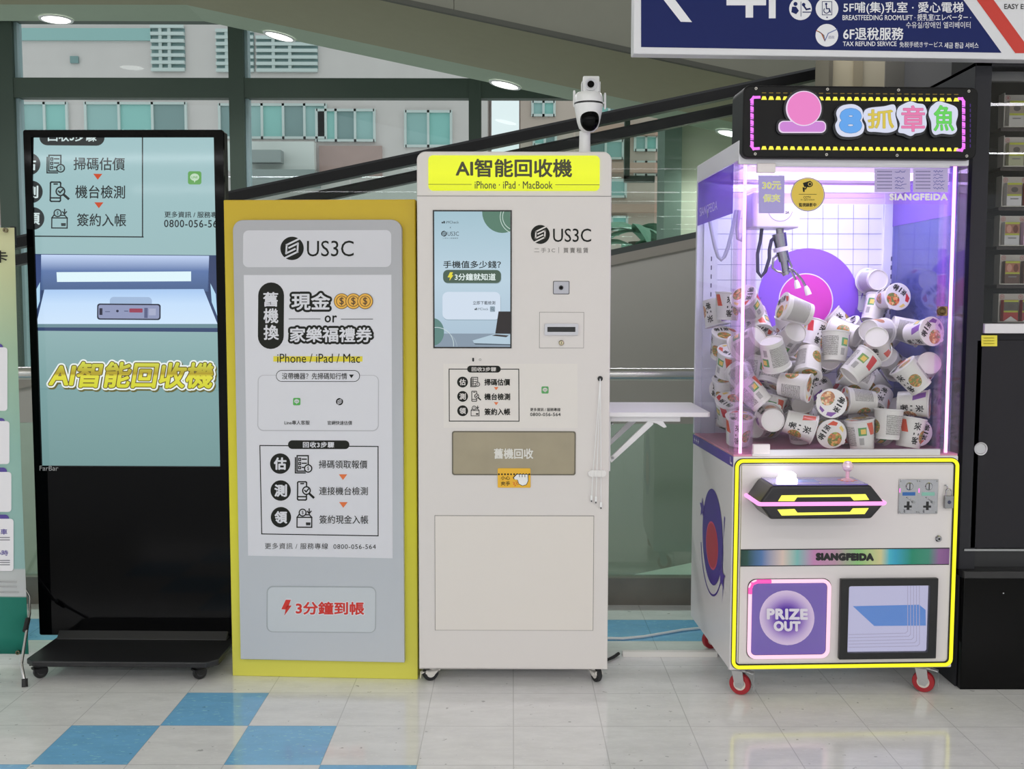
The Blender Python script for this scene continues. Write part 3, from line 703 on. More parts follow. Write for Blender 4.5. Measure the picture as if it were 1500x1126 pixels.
for tx, bx in (('現金', (430.5, 431.2, 486.5, 455.2)), ('家樂福禮券', (428.5, 481.6, 548.5, 502.4))):
    a.text(tx, *bx, INK, 2, grow=3.0, ngrow=16, bold=.03); a.text(tx, *bx, PAPER, 3, bold=.02)
GOLD, GOLD2, BRN = P((226, 166, 60), .4), P((240, 196, 92), .4), P((84, 58, 26), .5)
for i, cx in enumerate((504, 521.4, 538.8)):
    a.circ(cx, 442.8, 11.6, BRN, 3 + 3 * i); a.circ(cx, 442.8, 10.7, GOLD, 4 + 3 * i); a.ring(cx, 442.8, 7.6, .9, BRN, 5 + 3 * i); a.text('$', cx - 3, 437, cx + 3, 448.8, BRN, 5 + 3 * i, bold=.01)
a.text('or', 479.3, 464, 496.8, 473.8, INK, 2, bold=.025, space=1.1); a.line([(426.5, 468.8), (472.5, 468.8)], .9, INK, 2); a.line([(503.5, 469), (549.8, 469)], .9, INK, 2)
a.rect(403.8, 523.6, 535, 531.4, P((208, 194, 46), .4), 2); a.text('iPhone / iPad / Mac', 409.6, 519.8, 531.3, 533.2, INK, 3)
a.rect(381, 551, 559.3, 633.2, P((172, 172, 178), .4), 2, r=9); a.rect(382.3, 551.8, 558, 631.6, PAPER, 3, r=8)
a.rect(408, 544, 531.4, 561, INK, 4, r=8.4); a.rect(408.9, 544.9, 530.5, 560.1, PAPER, 5, r=7.5)
a.text('沒帶機器？先掃碼知行情', 416.9, 548, 512.6, 557.3, INK, 6, bold=.006); tri_down(a, 519, 553, 7.2, 5.4, INK, 6)
badge(a, 438.8, 590, 5.4, 5, P((72, 158, 70), .4), PAPER); logo(a, 501.7, 590, 5.2, INK, PAPER, 5)
a.text('Line專人客服', 421, 617.6, 458, 623.8, INK, 5, bold=.004); a.text('官網快速估價', 484.2, 618, 520.2, 624, INK, 5, bold=.004)
a.line([(384.9, 654.3), (558.4, 655.3), (559, 785), (388.6, 783)], 1.4, INK, 2, True)
a.rect(426.3, 646.6, 516.4, 659.2, INK, 3, r=6.2); a.text('回收3步驟', 448.5, 648.9, 494, 657, PAPER, 4, bold=.02, space=1.1)
for cx, cy, ch in ((415, 680.6, '估'), (416, 719.8, '測'), (416.7, 758.6, '領')):
    a.circ(cx, cy, 14.9, INK, 3); a.text(ch, cx - 8.6, cy - 8.4, cx + 8.6, cy + 8.4, PAPER, 4, bold=.03)
icon_list(a, 437.4, 669, 461.5, 694, INK, PAPER, 3); icon_phone(a, 438.8, 707, 464, 733.4, INK, PAPER, 3); icon_card(a, 440.3, 746.4, 463, 773, INK, PAPER, 3)
a.text('掃碼領取報價', 471.7, 675.4, 542.8, 687.3, INK, 3, bold=.004); a.text('連接機台檢測', 472.4, 714.2, 543.5, 726, INK, 3, bold=.004); a.text('簽約現金入帳', 473, 755.4, 544.5, 767.7, INK, 3, bold=.004)
ORG = P((208, 106, 54), .5); tri_down(a, 507.3, 700, 12.4, 8.2, ORG, 3); tri_down(a, 508, 740.4, 12.4, 8.2, ORG, 3)
a.text('更多資訊 / 服務專線  0800-056-564', 393.4, 796, 555.6, 804.8, INK, 3, space=1.12)
a.rect(396.5, 858.2, 556.3, 925.2, P((150, 156, 160), .3), 1, r=9); a.rect(398.2, 860, 555.2, 924, P((182, 187, 192), .25), 2, r=8)
REDP = P((192, 44, 34), .45)
def bolt(a, x0, y0, x1, y1, m, lay):
    w_, h_ = x1 - x0, y1 - y0
    a.poly([(x0 + .42 * w_, y0), (x0 + .92 * w_, y0), (x0 + .72 * w_, y0 + .36 * h_)], m, lay)
    a.poly([(x0 + .42 * w_, y0), (x0 + .72 * w_, y0 + .36 * h_), (x0 + .45 * w_, y0 + .62 * h_), (x0, y0 + .6 * h_)], m, lay)
    a.poly([(x0 + .55 * w_, y0 + .36 * h_), (x1, y0 + .36 * h_), (x0 + .3 * w_, y1), (x0 + .42 * w_, y0 + .6 * h_)], m, lay)
for tx in (1,):
    a.text('3分鐘到帳', 439.8, 881, 538.6, 898.8, PAPER, 3, grow=1.6, bold=.02); bolt(a, 417.2, 876.6, 434.4, 902.6, PAPER, 3)
    a.text('3分鐘到帳', 439.8, 881, 538.6, 898.8, REDP, 4, bold=.024); bolt(a, 418.2, 878, 433.4, 901, REDP, 4)
a.build('poster_print', ub)

# ================================================================== WHITE RECYCLING MACHINE
U = Frame(.006, 3.34, 0.0, [(612, 222), (898, 222), (888, 980), (613, 980)], .623, .055, 1.746)
u = U.empty('recycling_machine', 'white phone recycling machine with a bright yellow header and a small touch screen', 'recycling machine')
CREAM = P((203, 198, 195), .42, k=1.28)
def hole_front(): pass
b = B(); b.prism(rrect(-.3115, .055, .3115, 1.746, .028, corners=(0, 0, 1, 1)), 0, .50, CREAM); b.build('cabinet', u, bevel=.004)
def ubox(x0, y0, x1, y1):
    p, q = U.p(x0, y0), U.p(x1, y1); return p[0], q[1], q[0], p[1]
SEAM = P((120, 116, 112), .7)
a = Art(U, -.0002); a.rect(612.3, 287, 897, 287.9, SEAM, 1); a.build('header_seam', u)
x0, z0, x1, z1 = ubox(629, 228, 879.6, 279.8)
YEL = ramp([(0, (226, 236, 8)), (.5, (236, 244, 16)), (1, (230, 240, 10))], 'z', z0, z1, True, 1.0, rough=.12)
b = B(); b.prism(rrect(x0, z0, x1, z1, .015), -.004, 0, YEL); hs = b.build('header_sign', u, bevel=.001, label='glowing yellow header panel')
a = Art(U, -.0042); DKY = E((52, 52, 18), 1, .2)
a.text('AI智能回收機', 669.8, 233.8, 838.8, 259.3, DKY, 2, bold=.02); a.text('iPhone · iPad · MacBook', 697, 266, 810.8, 276.8, DKY, 2, bold=.008)
a.line([(629.5, 270.7), (692, 270.7)], .8, DKY, 2); a.line([(815, 271), (879, 271)], .8, DKY, 2); a.build('header_lettering', hs)
# screen
x0, z0, x1, z1 = ubox(636, 308.8, 749.2, 509.8)
b = B(); b.ringprism([(x0 - .0015, z0 - .0015), (x1 + .0015, z0 - .0015), (x1 + .0015, z1 + .0015), (x0 - .0015, z1 + .0015)], [(x0 + .003, z0 + .003), (x1 - .003, z0 + .003), (x1 - .003, z1 - .003), (x0 + .003, z1 - .003)], -.0025, 0, BLACK)
scr = b.build('touch_screen', u)
a = Art(U, -.0004, clip=(636.8, 309.5, 748.6, 509.2))
e = lambda r, g, bb: E((r, g, bb), 1.0, .05)
a.rect(630, 300, 760, 520, ramp([(0, (166, 188, 206)), (.5, (184, 206, 220)), (1, (160, 190, 202))], 'z', z0, z1, True, 1, rough=.05), 0)
GRN = e(86, 122, 104)
a.circ(737, 311, 29.4, GRN, 1, ry=30.5); a.ring(759, 318, 25, .9, e(196, 214, 206), 2, a0=1.9, a1=4.4); a.ring(757, 318, 19.5, .9, e(196, 214, 206), 2, a0=1.9, a1=4.4)
DS = e(44, 52, 56)
a.rect(648.2, 325.4, 650.5, 327.6, DS, 1); a.rect(650.8, 324.2, 653, 327.6, DS, 1); a.text('iMCheck', 654.6, 324, 673.4, 327.8, DS, 1); a.text('x', 660, 332.6, 661.9, 334.8, DS, 1)
logo(a, 651.6, 342.7, 4.2, DS, e(166, 194, 206), 1); a.text('US3C', 656.8, 339.8, 673.4, 345.8, DS, 1); a.text('二手3C | 買賣租賃', 649.5, 348.4, 672.2, 350.5, DS, 1)
a.text('手機值多少錢？', 650.6, 382.6, 734.6, 393, e(34, 42, 44), 1, bold=.014)
a.rect(650.4, 396.4, 735.4, 416, e(150, 172, 182), 1, r=7); a.rect(650, 395.7, 734.8, 415, e(72, 92, 78), 2, r=7); bolt(a, 656.6, 399.2, 665.2, 411.6, e(226, 214, 60), 3)
a.text('3分鐘就知道', 667.2, 401, 726.8, 411, e(222, 234, 232), 3, bold=.014)
a.rect(649.4, 429, 734.4, 469.6, e(146, 168, 182), 1, r=8); a.rect(649, 428, 733.8, 468.4, e(206, 219, 234), 2, r=8)
a.text('立即下載檢測', 693.5, 441.2, 726.2, 446.6, e(44, 50, 60), 3, bold=.006); a.rect(696, 452.4, 697.6, 454.6, DS, 3); a.rect(697.9, 451.2, 699.4, 454.6, DS, 3); a.text('iMCheck', 700.4, 451, 716, 454.8, e(90, 102, 112), 3)
a.rect(718.5, 449, 725.9, 457, e(138, 156, 170), 3, r=1); a.ring(721.8, 452.6, 1.6, .5, e(80, 96, 108), 4, n=14); a.line([(723, 454), (724.6, 455.6)], .6, e(80, 96, 108), 4)
a.rect(630, 489, 760, 515, e(132, 148, 164), 1)
a.poly([(731, 456.5), (752, 456.5), (752, 489), (726, 489)], e(40, 34, 34), 3)
a.poly([(693, 499), (727, 489), (752, 490.5), (752, 505), (695, 503)], e(176, 198, 212), 4); a.poly([(694, 503), (752, 504.6), (752, 506), (697, 505)], e(70, 84, 96), 5); a.poly([(727, 490), (746, 491.6), (742, 494.2), (721, 492)], e(60, 54, 54), 5)
a.circ(635.5, 486.6, 15.6, e(92, 130, 124), 2, ry=20); a.ring(640, 505, 25, .9, e(196, 212, 214), 3, a0=4.2, a1=6.4); a.ring(645, 510, 25, .7, e(160, 176, 188), 3, a0=5.0, a1=6.4)
a.build('screen_image', scr)
# printed logo and the three step notice
a = Art(U, -.0003); logo(a, 792.6, 343.6, 13.9, INK, CREAM, 1); a.text('US3C', 811.4, 335, 867, 354.5, INK, 1, bold=.002)
GI = P((110, 106, 102), .6); a.text('二手3C', 783.6, 363.2, 814.2, 370.2, GI, 1, space=1.35); a.line([(819.6, 362.5), (819.6, 370.5)], .6, GI, 1); a.text('買賣租賃', 826.4, 362.8, 862.6, 370.6, GI, 1, space=1.4, bold=.004)
a.build('logo_print', u)
a = Art(U, -.0003)
a.rect(650, 533, 846, 627, P((207, 202, 197), .4), 0)
a.frame(658.3, 541, 760.3, 617.2, 1.2, INK, 1); a.rect(684.8, 536, 733.8, 546, INK, 2, r=4.9); a.text('回收3步驟', 691.5, 538.2, 727, 544.2, CREAM, 3, bold=.015, space=1.05)
for cy, ch in ((560, '估'), (581, '測'), (602, '領')):
    a.circ(677.9, cy, 7.9, INK, 2); a.text(ch, 673.4, cy - 4.4, 682.4, cy + 4.4, CREAM, 3, bold=.02)
icon_list(a, 689.8, 553, 703, 566.8, INK, CREAM, 2); icon_phone(a, 690.2, 573.4, 704, 588, INK, CREAM, 2); icon_card(a, 690.2, 594.8, 702.6, 609.4, INK, CREAM, 2)
a.text('掃碼估價', 710, 555.4, 747.3, 564.8, INK, 2, bold=.02); a.text('機台檢測', 710, 576.6, 747.3, 586, INK, 2, bold=.02); a.text('簽約入帳', 710, 598.6, 747.3, 608.2, INK, 2, bold=.02)
tri_down(a, 727, 569.5, 6.6, 4.4, ORG, 2); tri_down(a, 727, 591.6, 6.6, 4.4, ORG, 2)
badge(a, 798.6, 571.4, 5.2, 2, P((78, 150, 84), .4), CREAM)
a.text('更多資訊 / 服務專線', 776.8, 597.6, 821, 602.6, INK, 2, bold=.006); a.text('0800-056-564', 776.8, 604.8, 821, 609.6, INK, 2, bold=.012, space=1.1)
a.rect(692.2, 524.4, 695, 530, BLACK, 2, r=1.3); a.ring(703.8, 527.2, 1.4, .5, GI, 2, n=16)
a.build('notice_print', u)
# little camera plate
x0, z0, x1, z1 = ubox(811, 411.8, 834.8, 431.2)
b = B(); b.prism(rrect(x0, z0, x1, z1, .003), -.001, 0, BLACK); b.prism(rrect(x0 + .002, z0 + .002, x1 - .002, z1 - .002, .002), -.0025, -.001, P((172, 172, 180), .2)); cp = b.build('camera_plate', u)
cx, cz = U.p(822.7, 421.6); b = B(); b.cyl((cx, -.0045, cz), (cx, -.002, cz), .0072, BLACK, n=24); b.cyl((cx, -.005, cz), (cx, -.0044, cz), .004, GBLK, n=20); b.build('lens', cp)
# receipt slot panel
x0, z0, x1, z1 = ubox(791.3, 457.8, 855, 509.6)
b = B(); b.box(x0 - .0012, x1 + .0012, -.0006, 0, z0 - .0012, z1 + .0012, SEAM); b.box(x0, x1, -.0022, 0, z0, z1, CREAM); sp_ = b.build('slot_panel', u)
x0, z0, x1, z1 = ubox(798.3, 474, 847.2, 491.2)
b = B(); b.ringprism(rrect(x0, z0, x1, z1, .004), rrect(x0 + .009, z0 + .011, x1 - .009, z1 - .011, .001), -.010, -.002, P((188, 188, 194), .25)); b.box(x0 + .008, x1 - .008, -.004, -.002, z0 + .010, z1 - .010, BLACK); b.build('receipt_slot', sp_, bevel=.002)
cx, cz = U.p(822.7, 502.2); b = B(); b.lathe([(.0001, .006), (.006, .006), (.0088, .003), (.0088, 0)], P((190, 180, 150), .25, 1.0, 1.0), 20, Matrix.Translation((cx, -.002, cz)) @ Matrix.Rotation(PI / 2, 4, 'X')); b.box(cx - .0008, cx + .0008, -.0086, -.007, cz - .004, cz + .004, BLACK); b.build('lock', sp_)
# return flap and warning sticker
x0, z0, x1, z1 = ubox(663, 632.6, 841.8, 695.2)
b = B(); b.ringprism(rrect(x0 - .002, z0 - .002, x1 + .002, z1 + .002, .008), rrect(x0 + .002, z0 + .002, x1 - .002, z1 - .002, .007), -.0022, 0, P((96, 90, 76), .5)); b.prism(rrect(x0 + .001, z0 + .001, x1 - .001, z1 - .001, .0075), -.0014, 0, P((146, 136, 112), .12, var=.16, vscale=9, coat=.3)); fl = b.build('return_flap', u)
a = Art(U, -.0016); a.text('舊機回收', 723.8, 657.4, 780.6, 671.8, P((206, 204, 198), .5), 1, bold=.02); a.build('flap_lettering', fl)
a = Art(U, -.003); YS = P((222, 168, 40), .4)
a.rect(728.8, 685.8, 776.8, 714.2, YS, 1, r=1.5)
for i in range(11): a.circ(730.6 + i * 4.45, 694.6, 1.35, INK, 2, n=14)
a.text('小心', 733.4, 697.2, 746.8, 702.8, INK, 2, bold=.012); a.text('夾手', 733.4, 705.2, 746.8, 711.2, INK, 2, bold=.012)
hand = [(757, 695), (752.4, 699.6), (753.6, 702), (758, 702.6), (760, 708.4), (765, 711), (770.4, 709.4), (773, 704), (772.6, 695)]
a.poly([(765 + (x - 765) * 1.12, 703 + (y - 703) * 1.10) for x, y in hand], INK, 2); a.poly(hand, P((226, 224, 220), .5), 3)
for xx in (760.6, 764.6, 768.6): a.line([(xx, 694.6), (xx, 698.2)], .9, INK, 4)
a.line([(751, 706), (753.6, 707.4), (751.8, 709), (755, 710.6), (753.6, 712)], .7, P((206, 70, 40), .5), 3); a.line([(755, 705), (757.4, 706.6), (756, 708.2), (758.6, 710)], .7, P((206, 70, 40), .5), 3)
a.build('warning_sticker', u, label='yellow pinched fingers warning sticker')
# lower door
x0, z0, x1, z1 = ubox(636.9, 755.8, 866.9, 922.6)
b = B(); b.ringprism([(x0 - .0014, z0 - .0014), (x1 + .0014, z0 - .0014), (x1 + .0014, z1 + .0014), (x0 - .0014, z1 + .0014)], [(x0, z0), (x1, z0), (x1, z1), (x0, z1)], -.0008, 0, P((90, 86, 82), .7)); b.box(x0, x1, -.0022, 0, z0, z1, P((207, 201, 195), .4)); b.build('service_door', u)
# cable hole, clip and three hanging cables
cx, cz = U.p(879.3, 554.6); b = B(); b.cyl((cx, -.003, cz), (cx, .0, cz), .0085, BLACK, n=24); b.build('cable_hole', u)
x0, z0, x1, z1 = ubox(861, 688, 887, 697)
for i, (px, py, dy) in enumerate(((865.6, 730, -.010), (872, 732, -.013), (879.4, 740, -.010))):
    ex, ez = U.p(px, py); mx, mz = U.p((868, 873.5, 879.5)[i], 690)
    b = B(); b.tube([(cx, -.002, cz), (cx + (mx - cx) * .08, -.010, cz - .012), (cx + (mx - cx) * .5, -.011, (cz + mz) / 2), (mx, dy, mz), (ex, -.009, ez)], .0013, P((222, 220, 220), .35), 8); cbo = b.build('charging_cable', u)
    b = B(); b.box(ex - .0032, ex + .0032, -.012, -.006, ez - .004, ez + .012, P((226, 224, 224), .35)); b.box(ex - .002, ex + .002, -.0105, -.0075, ez - .010, ez - .004, P((90, 90, 92), .3, 1.0, 1.0)); b.build('plug', cbo)
b = B(); b.prism(rrect(x0, z0, x1, z1, (z1 - z0) / 2.1), -.015, 0, P((214, 212, 210), .4))
for i in range(4): xx = x0 + (x1 - x0) * (.2 + .2 * i); b.prism(rrect(xx - .0028, z0 - .001, xx + .0028, z1 + .001, .002), -.018, -.013, P((214, 212, 210), .4))
b.build('cable_clip', u)
WC = P((204, 200, 194), .4)
for cx_, cy_, tn in ((-.272, .050, PI * 1.12), (.275, .045, -1.1), (-.275, .44, .4), (.275, .44, .4)): caster(u, cx_, cy_, .027, WC, RUBBER, WC, turn=tn, top=.056, brake=(P((200, 196, 190), .4) if cx_ < 0 else None))
# folding side shelf
SHW = P((226, 224, 234), .35)
b = B(); b.prism(rrect(.3125, .075, .655, .455, .012, corners=(0, 1, 1, 0)), .888, .902, SHW, axis='z'); sb = b.build('side_shelf', u, bevel=.002)
for yy in (.12, .40):
    b = B()
    b.box(.3115, .326, yy - .012, yy + .012, .70, .885, SHW); b.box(.326, .56, yy - .010, yy + .010, .868, .888, SHW)
    b.prism([(.322, .742), (.330, .728), (.470, .858), (.470, .876), (.455, .872)], yy - .006, yy + .006, SHW)
    b.prism([(.44, .872), (.50, .872), (.515, .850), (.505, .847), (.48, .862)], yy - .012, yy + .012, SHW)
    b.cyl((.332, yy - .014, .86), (.332, yy + .014, .86), .004, STEEL, n=12); b.cyl((.334, yy - .014, .745), (.334, yy + .014, .745), .004, STEEL, n=12)
    b.build('folding_bracket', sb, bevel=.0015)

# ---- dome camera standing on the white machine
cpx = U.on(857, 205, .16); cxw = U.o.x + cpx[0]
sc_ = thing('security_camera', 'white pan tilt security camera with antennas standing on the white machine', 'camera', (cxw, U.o.y + .16, 1.747))
WP = P((226, 224, 226), .3)
z = lambda py: U.on(860, py, .16)[1] - 1.746
dxx = lambda px: U.on(px, 150, .16)[0] - cpx[0]
b = B(); b.lathe([(.028, .0005), (.028, .006), (.020, .010), (.0185, .06), (.0185, z(192))], WP, 28, Matrix.Translation((0, .012, 0))); b.build('stand', sc_)
ccx = dxx(861.5); rr = (dxx(882.4) - dxx(840.6)) / 2
b = B(); zt, zb, zm = z(138.5), z(196), z(155)
prof = [(.001, zb), (rr * .4, zb + .003), (rr * .66, zb + .014), (rr * .80, zb + .034), (rr * .93, zb + .066), (rr, zm - .006), (rr, zm - .002), (rr, zm + .004), (rr * .99, zt - .014), (rr * .9, zt - .004), (rr * .8, zt), (.001, zt)]
mt_ = [WP] * 6 + [BLACK] + [WP] * 4
b.lathe(prof, WP, 36, Matrix.Translation((ccx, -.02, 0)), mats=mt_); body = b.build('camera_body', sc_)
b = B(); M = Matrix.Translation((ccx + .002, -.02 - rr * .50, (z(195.5) + z(160)) / 2 - .002)) @ Matrix.Diagonal((rr * .66, rr * .5, (z(160) - z(195.5)) / 2 * .98, 1))
b.lathe([(math.sin(PI * i / 16) + 1e-4, -math.cos(PI * i / 16)) for i in range(17)], GBLK, 32, M); b.build('dark_lens_dome', body, label='glossy black oval lens window')
x0, x1, z0, z1 = dxx(852.8), dxx(876.6), z(139), z(114.5)
b = B(); b.prism([(-.045, z0), (.02, z0), (.02, z1 - .012), (-.035, z1)], x0, x1, WP, axis='x'); tm = b.build('upper_camera', sc_, bevel=.004)
for xx in (x0 - .004, x1 + .001): b = B(); b.box(xx, xx + .003, -.03, .01, z0 - .004, z1 - .018, WP); b.build('side_ear', tm, bevel=.001)
lx, lz = dxx(863.6), z(128.5); b = B(); b.lathe([(.0001, .010), (.0115, .010), (.017, .016), (.020, .014), (.020, 0)], P((205, 205, 208), .3), 28, Matrix.Translation((lx, -.040, lz)) @ Matrix.Rotation(PI / 2, 4, 'X')); b.cyl((lx, -.0515, lz), (lx, -.0495, lz), .0112, GBLK, n=24); b.build('lens', tm)
for px0, px1, py0, py1 in ((839.2, 842.6, 133.5, 158), (884.2, 887.4, 137, 161.5)):
    xx = dxx((px0 + px1) / 2); b = B(); b.tube([(xx, -.012, z(py1)), (xx, -.012, z(py1) + .01), (xx, -.008, z(py0) - .006), (xx, -.008, z(py0))], [.003, .0042, .0040, .0026], WP, 12); b.cyl((xx, -.012, z(152)), (ccx + (rr - .002 if xx > ccx else -rr + .002), -.012, z(152)), .003, WP, n=10); b.build('antenna', sc_)

# ================================================================== LEFT STAND BANNER
BN = Frame(-1.985, 3.52, -2.0)
bn = BN.empty('banner_stand', 'tall cream to green fabric banner on a stand at the left edge', 'banner')
bw = .306
b = B()
nx, nz = 2, 24
for i in range(nz + 1):
    zz = .045 + (1.515 - .045) * i / nz; yy = -.012 * math.sin(PI * i / nz) * .6
    for j in range(nx + 1): b.v.append((-bw + 2 * bw * j / nx, yy, zz))
bm_ = ramp([(0, (24, 120, 104)), (.138, (24, 116, 100)), (.139, (196, 198, 200)), (.205, (190, 194, 194)), (.206, (150, 186, 184)), (.5, (150, 190, 178)), (.72, (166, 194, 166)), (.9, (200, 206, 160)), (1, (214, 212, 168))], 'z', .045, 1.515, False, k=1.2, rough=.6)
ix = b.mi(bm_)
for i in range(nz):
    for j in range(nx): b.f.append([i * (nx + 1) + j, i * (nx + 1) + j + 1, (i + 1) * (nx + 1) + j + 1, (i + 1) * (nx + 1) + j]); b.m.append(ix); b.sm.append(True)
fab = b.build('banner_fabric', bn); mo = fab.modifiers.new('thick', 'SOLIDIFY'); mo.thickness = .0012
a = Art(BN, -.010, fn=lambda px, py, yl: (lambda q: (q[0], yl, q[1]))(BN.on(px, py, -.010)))
PUR, WCD = P((76, 62, 138), .5), P((214, 212, 216), .5)
a.text('卡', -9, 367, 11, 384.5, INK, 2, bold=.012); a.text('信用', -50, 367, -11, 384.5, INK, 2, bold=.012)
for y0_, y1_, xr_, yt in ((508.5, 601.5, 11, 503), (616.5, 679.5, 14, 612), (691, 749.5, 16.8, 684.5), (759.5, 836, 20, 753.5)):
    a.rect(-70, yt, xr_ - 6.5, y0_ + 9, PUR, 1, r=6); a.rect(-140, y0_, xr_, y1_, WCD, 2, r=4.5)
a.text('停車', -9.5, 774.5, 10.8, 782.6, PUR, 3, bold=.015); a.text('小時', -8, 805.6, 12, 813.4, PUR, 3, bold=.015)
a.text('免費', -32, 774.5, -12, 782.6, PUR, 3, bold=.015)
for yy in (787, 790.5, 820.5, 823.5, 826.8): a.line([(-40, yy), (14, yy)], 1.4, P((120, 118, 126), .5), 3)
for yy in (851, 858, 866): a.line([(-60, yy), (24 if yy != 866 else 27, yy + 1)], 1.8, P((150, 150, 152), .5), 3)
a.build('banner_print', bn)
b = B()
for px, py in ((8.5, 337), (27, 955)):
    xx, zz = BN.on(px, py, -.01); b.ringprism([(xx + .008 * math.cos(t), zz + .008 * math.sin(t)) for t in [2 * PI * i / 16 for i in range(16)]], [(xx + .004 * math.cos(t), zz + .004 * math.sin(t)) for t in [2 * PI * i / 16 for i in range(16)]], -.016, -.008, P((120, 110, 90), .3, 1.0, 1.0))
b.build('eyelet', bn)
xt, zt = BN.on(19, 332, .03); b = B()
b.tube([(xt - .27, .10, .75), (xt, .03, zt + .0)], .006, BLACKM, 10); b.tube([(xt, .03, zt - .06), (xt, .03, zt)], .010, BLACKM, 10)
b.tube([(-xt - .02, .03, zt), (xt - .27, .10, .75)], .006, BLACKM, 10)
b.build('back_pole', bn)
xa, za = BN.on(27, 930, -.06); xf = BN.on(40, 1000, -.17)[0]
b = B(); b.tube([(xa - .30, .09, .72), (.300, .03, .24), (.314, .0, .19), (xf - .02, -.165, .07), (xf, -.185, .012)], .005, P((190, 190, 190), .25, 1.0, 1.0), 10); b.tube([(.318, -.02, .176), (.328, -.06, .147)], .009, BLACKM, 10); b.tube([(xf - .004, -.178, .024), (xf, -.187, .0)], .0095, BLACKM, 10); b.build('leg', bn)
b = B(); xl_ = -xf - .1; b.tube([(xa - .30, .09, .72), (-.36, -.17, .0)], .005, P((190, 190, 190), .25, 1.0, 1.0), 10); b.build('leg', bn)
b = B(); b.tube([(xa - .30, .09, .76), (xa - .30, .09, .70)], .016, BLACKM, 12); b.tube([(xa - .30, .09, .74), (-.27, .40, .0)], .006, BLACKM, 10); b.build('hub', bn)

# ================================================================== HANGING BLUE SIGN
HS = Frame(.366, 3.18, 3.2)
hg = HS.empty('hanging_sign', 'blue and white hanging floor guide sign at the top right', 'sign')
c0 = HS.on(928, 78.5, 0); sw = 1.52; zb = c0[1]; zt = zb + .42
b = B(); b.box(c0[0], c0[0] + sw, 0, .05, zb, zt, P((204, 204, 208), .35)); b.build('sign_box', hg, bevel=.003)
b = B()
for xx in (.25, 1.2): b.cyl((xx, .025, zt), (xx, .025, 3.499), .008, STEEL, n=10)
b.build('hanging_rod', hg)
clipz = zt - .03
a = Art(HS, -.0005, fn=lambda px, py, yl: (lambda q: (q[0], yl, min(q[1], clipz)))(HS.on(px, py, 0)))
SBL, SWH, SRD = P((26, 38, 98), .5, k=1.0, spec=.2), P((214, 214, 220), .35), P((186, 44, 32), .35)
TOPY = -70
a.poly([(939, 69), (1467, 77.4), (1411 - 56 * (0 - TOPY) / 77.4, TOPY), (939, TOPY)], SBL, 1)
a.poly([(1487, 78), (1512, 78), (1454 - 55 * (-TOPY) / 78, TOPY), (1430 - 56 * (-TOPY) / 78, TOPY)], SRD, 1)
a.poly([(997, 32), (1013.5, 32.5), (989, 0), (948, -52), (932 + 8, -52), (972, 0)], SWH, 2)
a.rect(1064, -7, 1122, 8, SWH, 2); a.rect(1092, -62, 1103, 26, SWH, 2.2); a.poly([(1064, -7), (1076, -7), (1103, -50), (1103, -62), (1094, -62)], SWH, 2.4); a.rect(1126, -62, 1136, 27, SWH, 2); a.rect(1136, -62, 1168, -50, SWH, 2); a.rect(1136, -24, 1160, -12, SWH, 2)
a.text('EASY EN', 1471, 6, 1506, 13.4, INK, 2, bold=.006)
for cx, cy in ((1172.4, 13), (1211.2, 13), (1211, 51.8)): a.circ(cx, cy, 16.6, SWH, 2)
# parent and baby, wheelchair in a lift, leaf mark
a.circ(1165, 6, 3, SBL, 3, n=18); a.poly([(1160, 10), (1166, 10), (1170, 16), (1166, 21), (1159, 18)], SBL, 3); a.line([(1173, 3), (1173, 24)], .8, SBL, 3); a.circ(1177, 7, 2.6, SBL, 3, n=18); a.line([(1178, 10), (1181, 14), (1186, 13)], 2.4, SBL, 3); a.line([(1176, 18), (1188, 18)], 1.4, SBL, 3)
a.frame(1204.2, 2.5, 1218.2, 22, .9, SBL, 3); a.circ(1210, 6, 1.7, SBL, 3, n=16); a.line([(1210, 8), (1210.5, 13), (1214.5, 13), (1216, 18)], 1.6, SBL, 3); a.ring(1210.5, 15.5, 4, 1.3, SBL, 3, n=24, a0=-.3, a1=3.9); tri_down(a, 1211.2, 26, 3, 2.4, SBL, 3)
for i, cl in enumerate(((190, 60, 50), (206, 150, 50), (130, 140, 60), (70, 90, 150))):
    a.line([(1196 + i * 1.5, 45 + i * .7), (1203 + i * 1.2, 49 + i), (1208, 60)], 1.2, P(cl, .5), 3)
a.line([(1208, 60), (1213, 49), (1226, 43)], 1.2, P((70, 90, 150), .5), 3); a.text('退稅', 1213, 52.5, 1222, 57, P((120, 120, 150), .5), 3)
a.text('5F哺(集)乳室 · 愛心電梯', 1235.2, 3, 1411, 21, SWH, 2, bold=.008); a.text('BREASTFEEDING ROOM/LIFT · 授乳室/エレベーター ·', 1234, 20.6, 1422, 30.4, SWH, 2, bold=.006)
a.text('수유실/장애인 엘리베이터', 1327, 32, 1421.4, 41.4, SWH, 2); a.text('6F退稅服務', 1235.2, 40.6, 1323, 58.6, SWH, 2, bold=.014)
a.text('TAX REFUND SERVICE', 1234.6, 61, 1313, 67.6, SWH, 2, bold=.012); a.text('免税手続きサービス', 1317.4, 61.2, 1380.4, 69.4, SWH, 2); a.text('세금 환급 서비스', 1383, 62.4, 1433, 70.8, SWH, 2, bold=.008)
a.build('sign_print', hg)

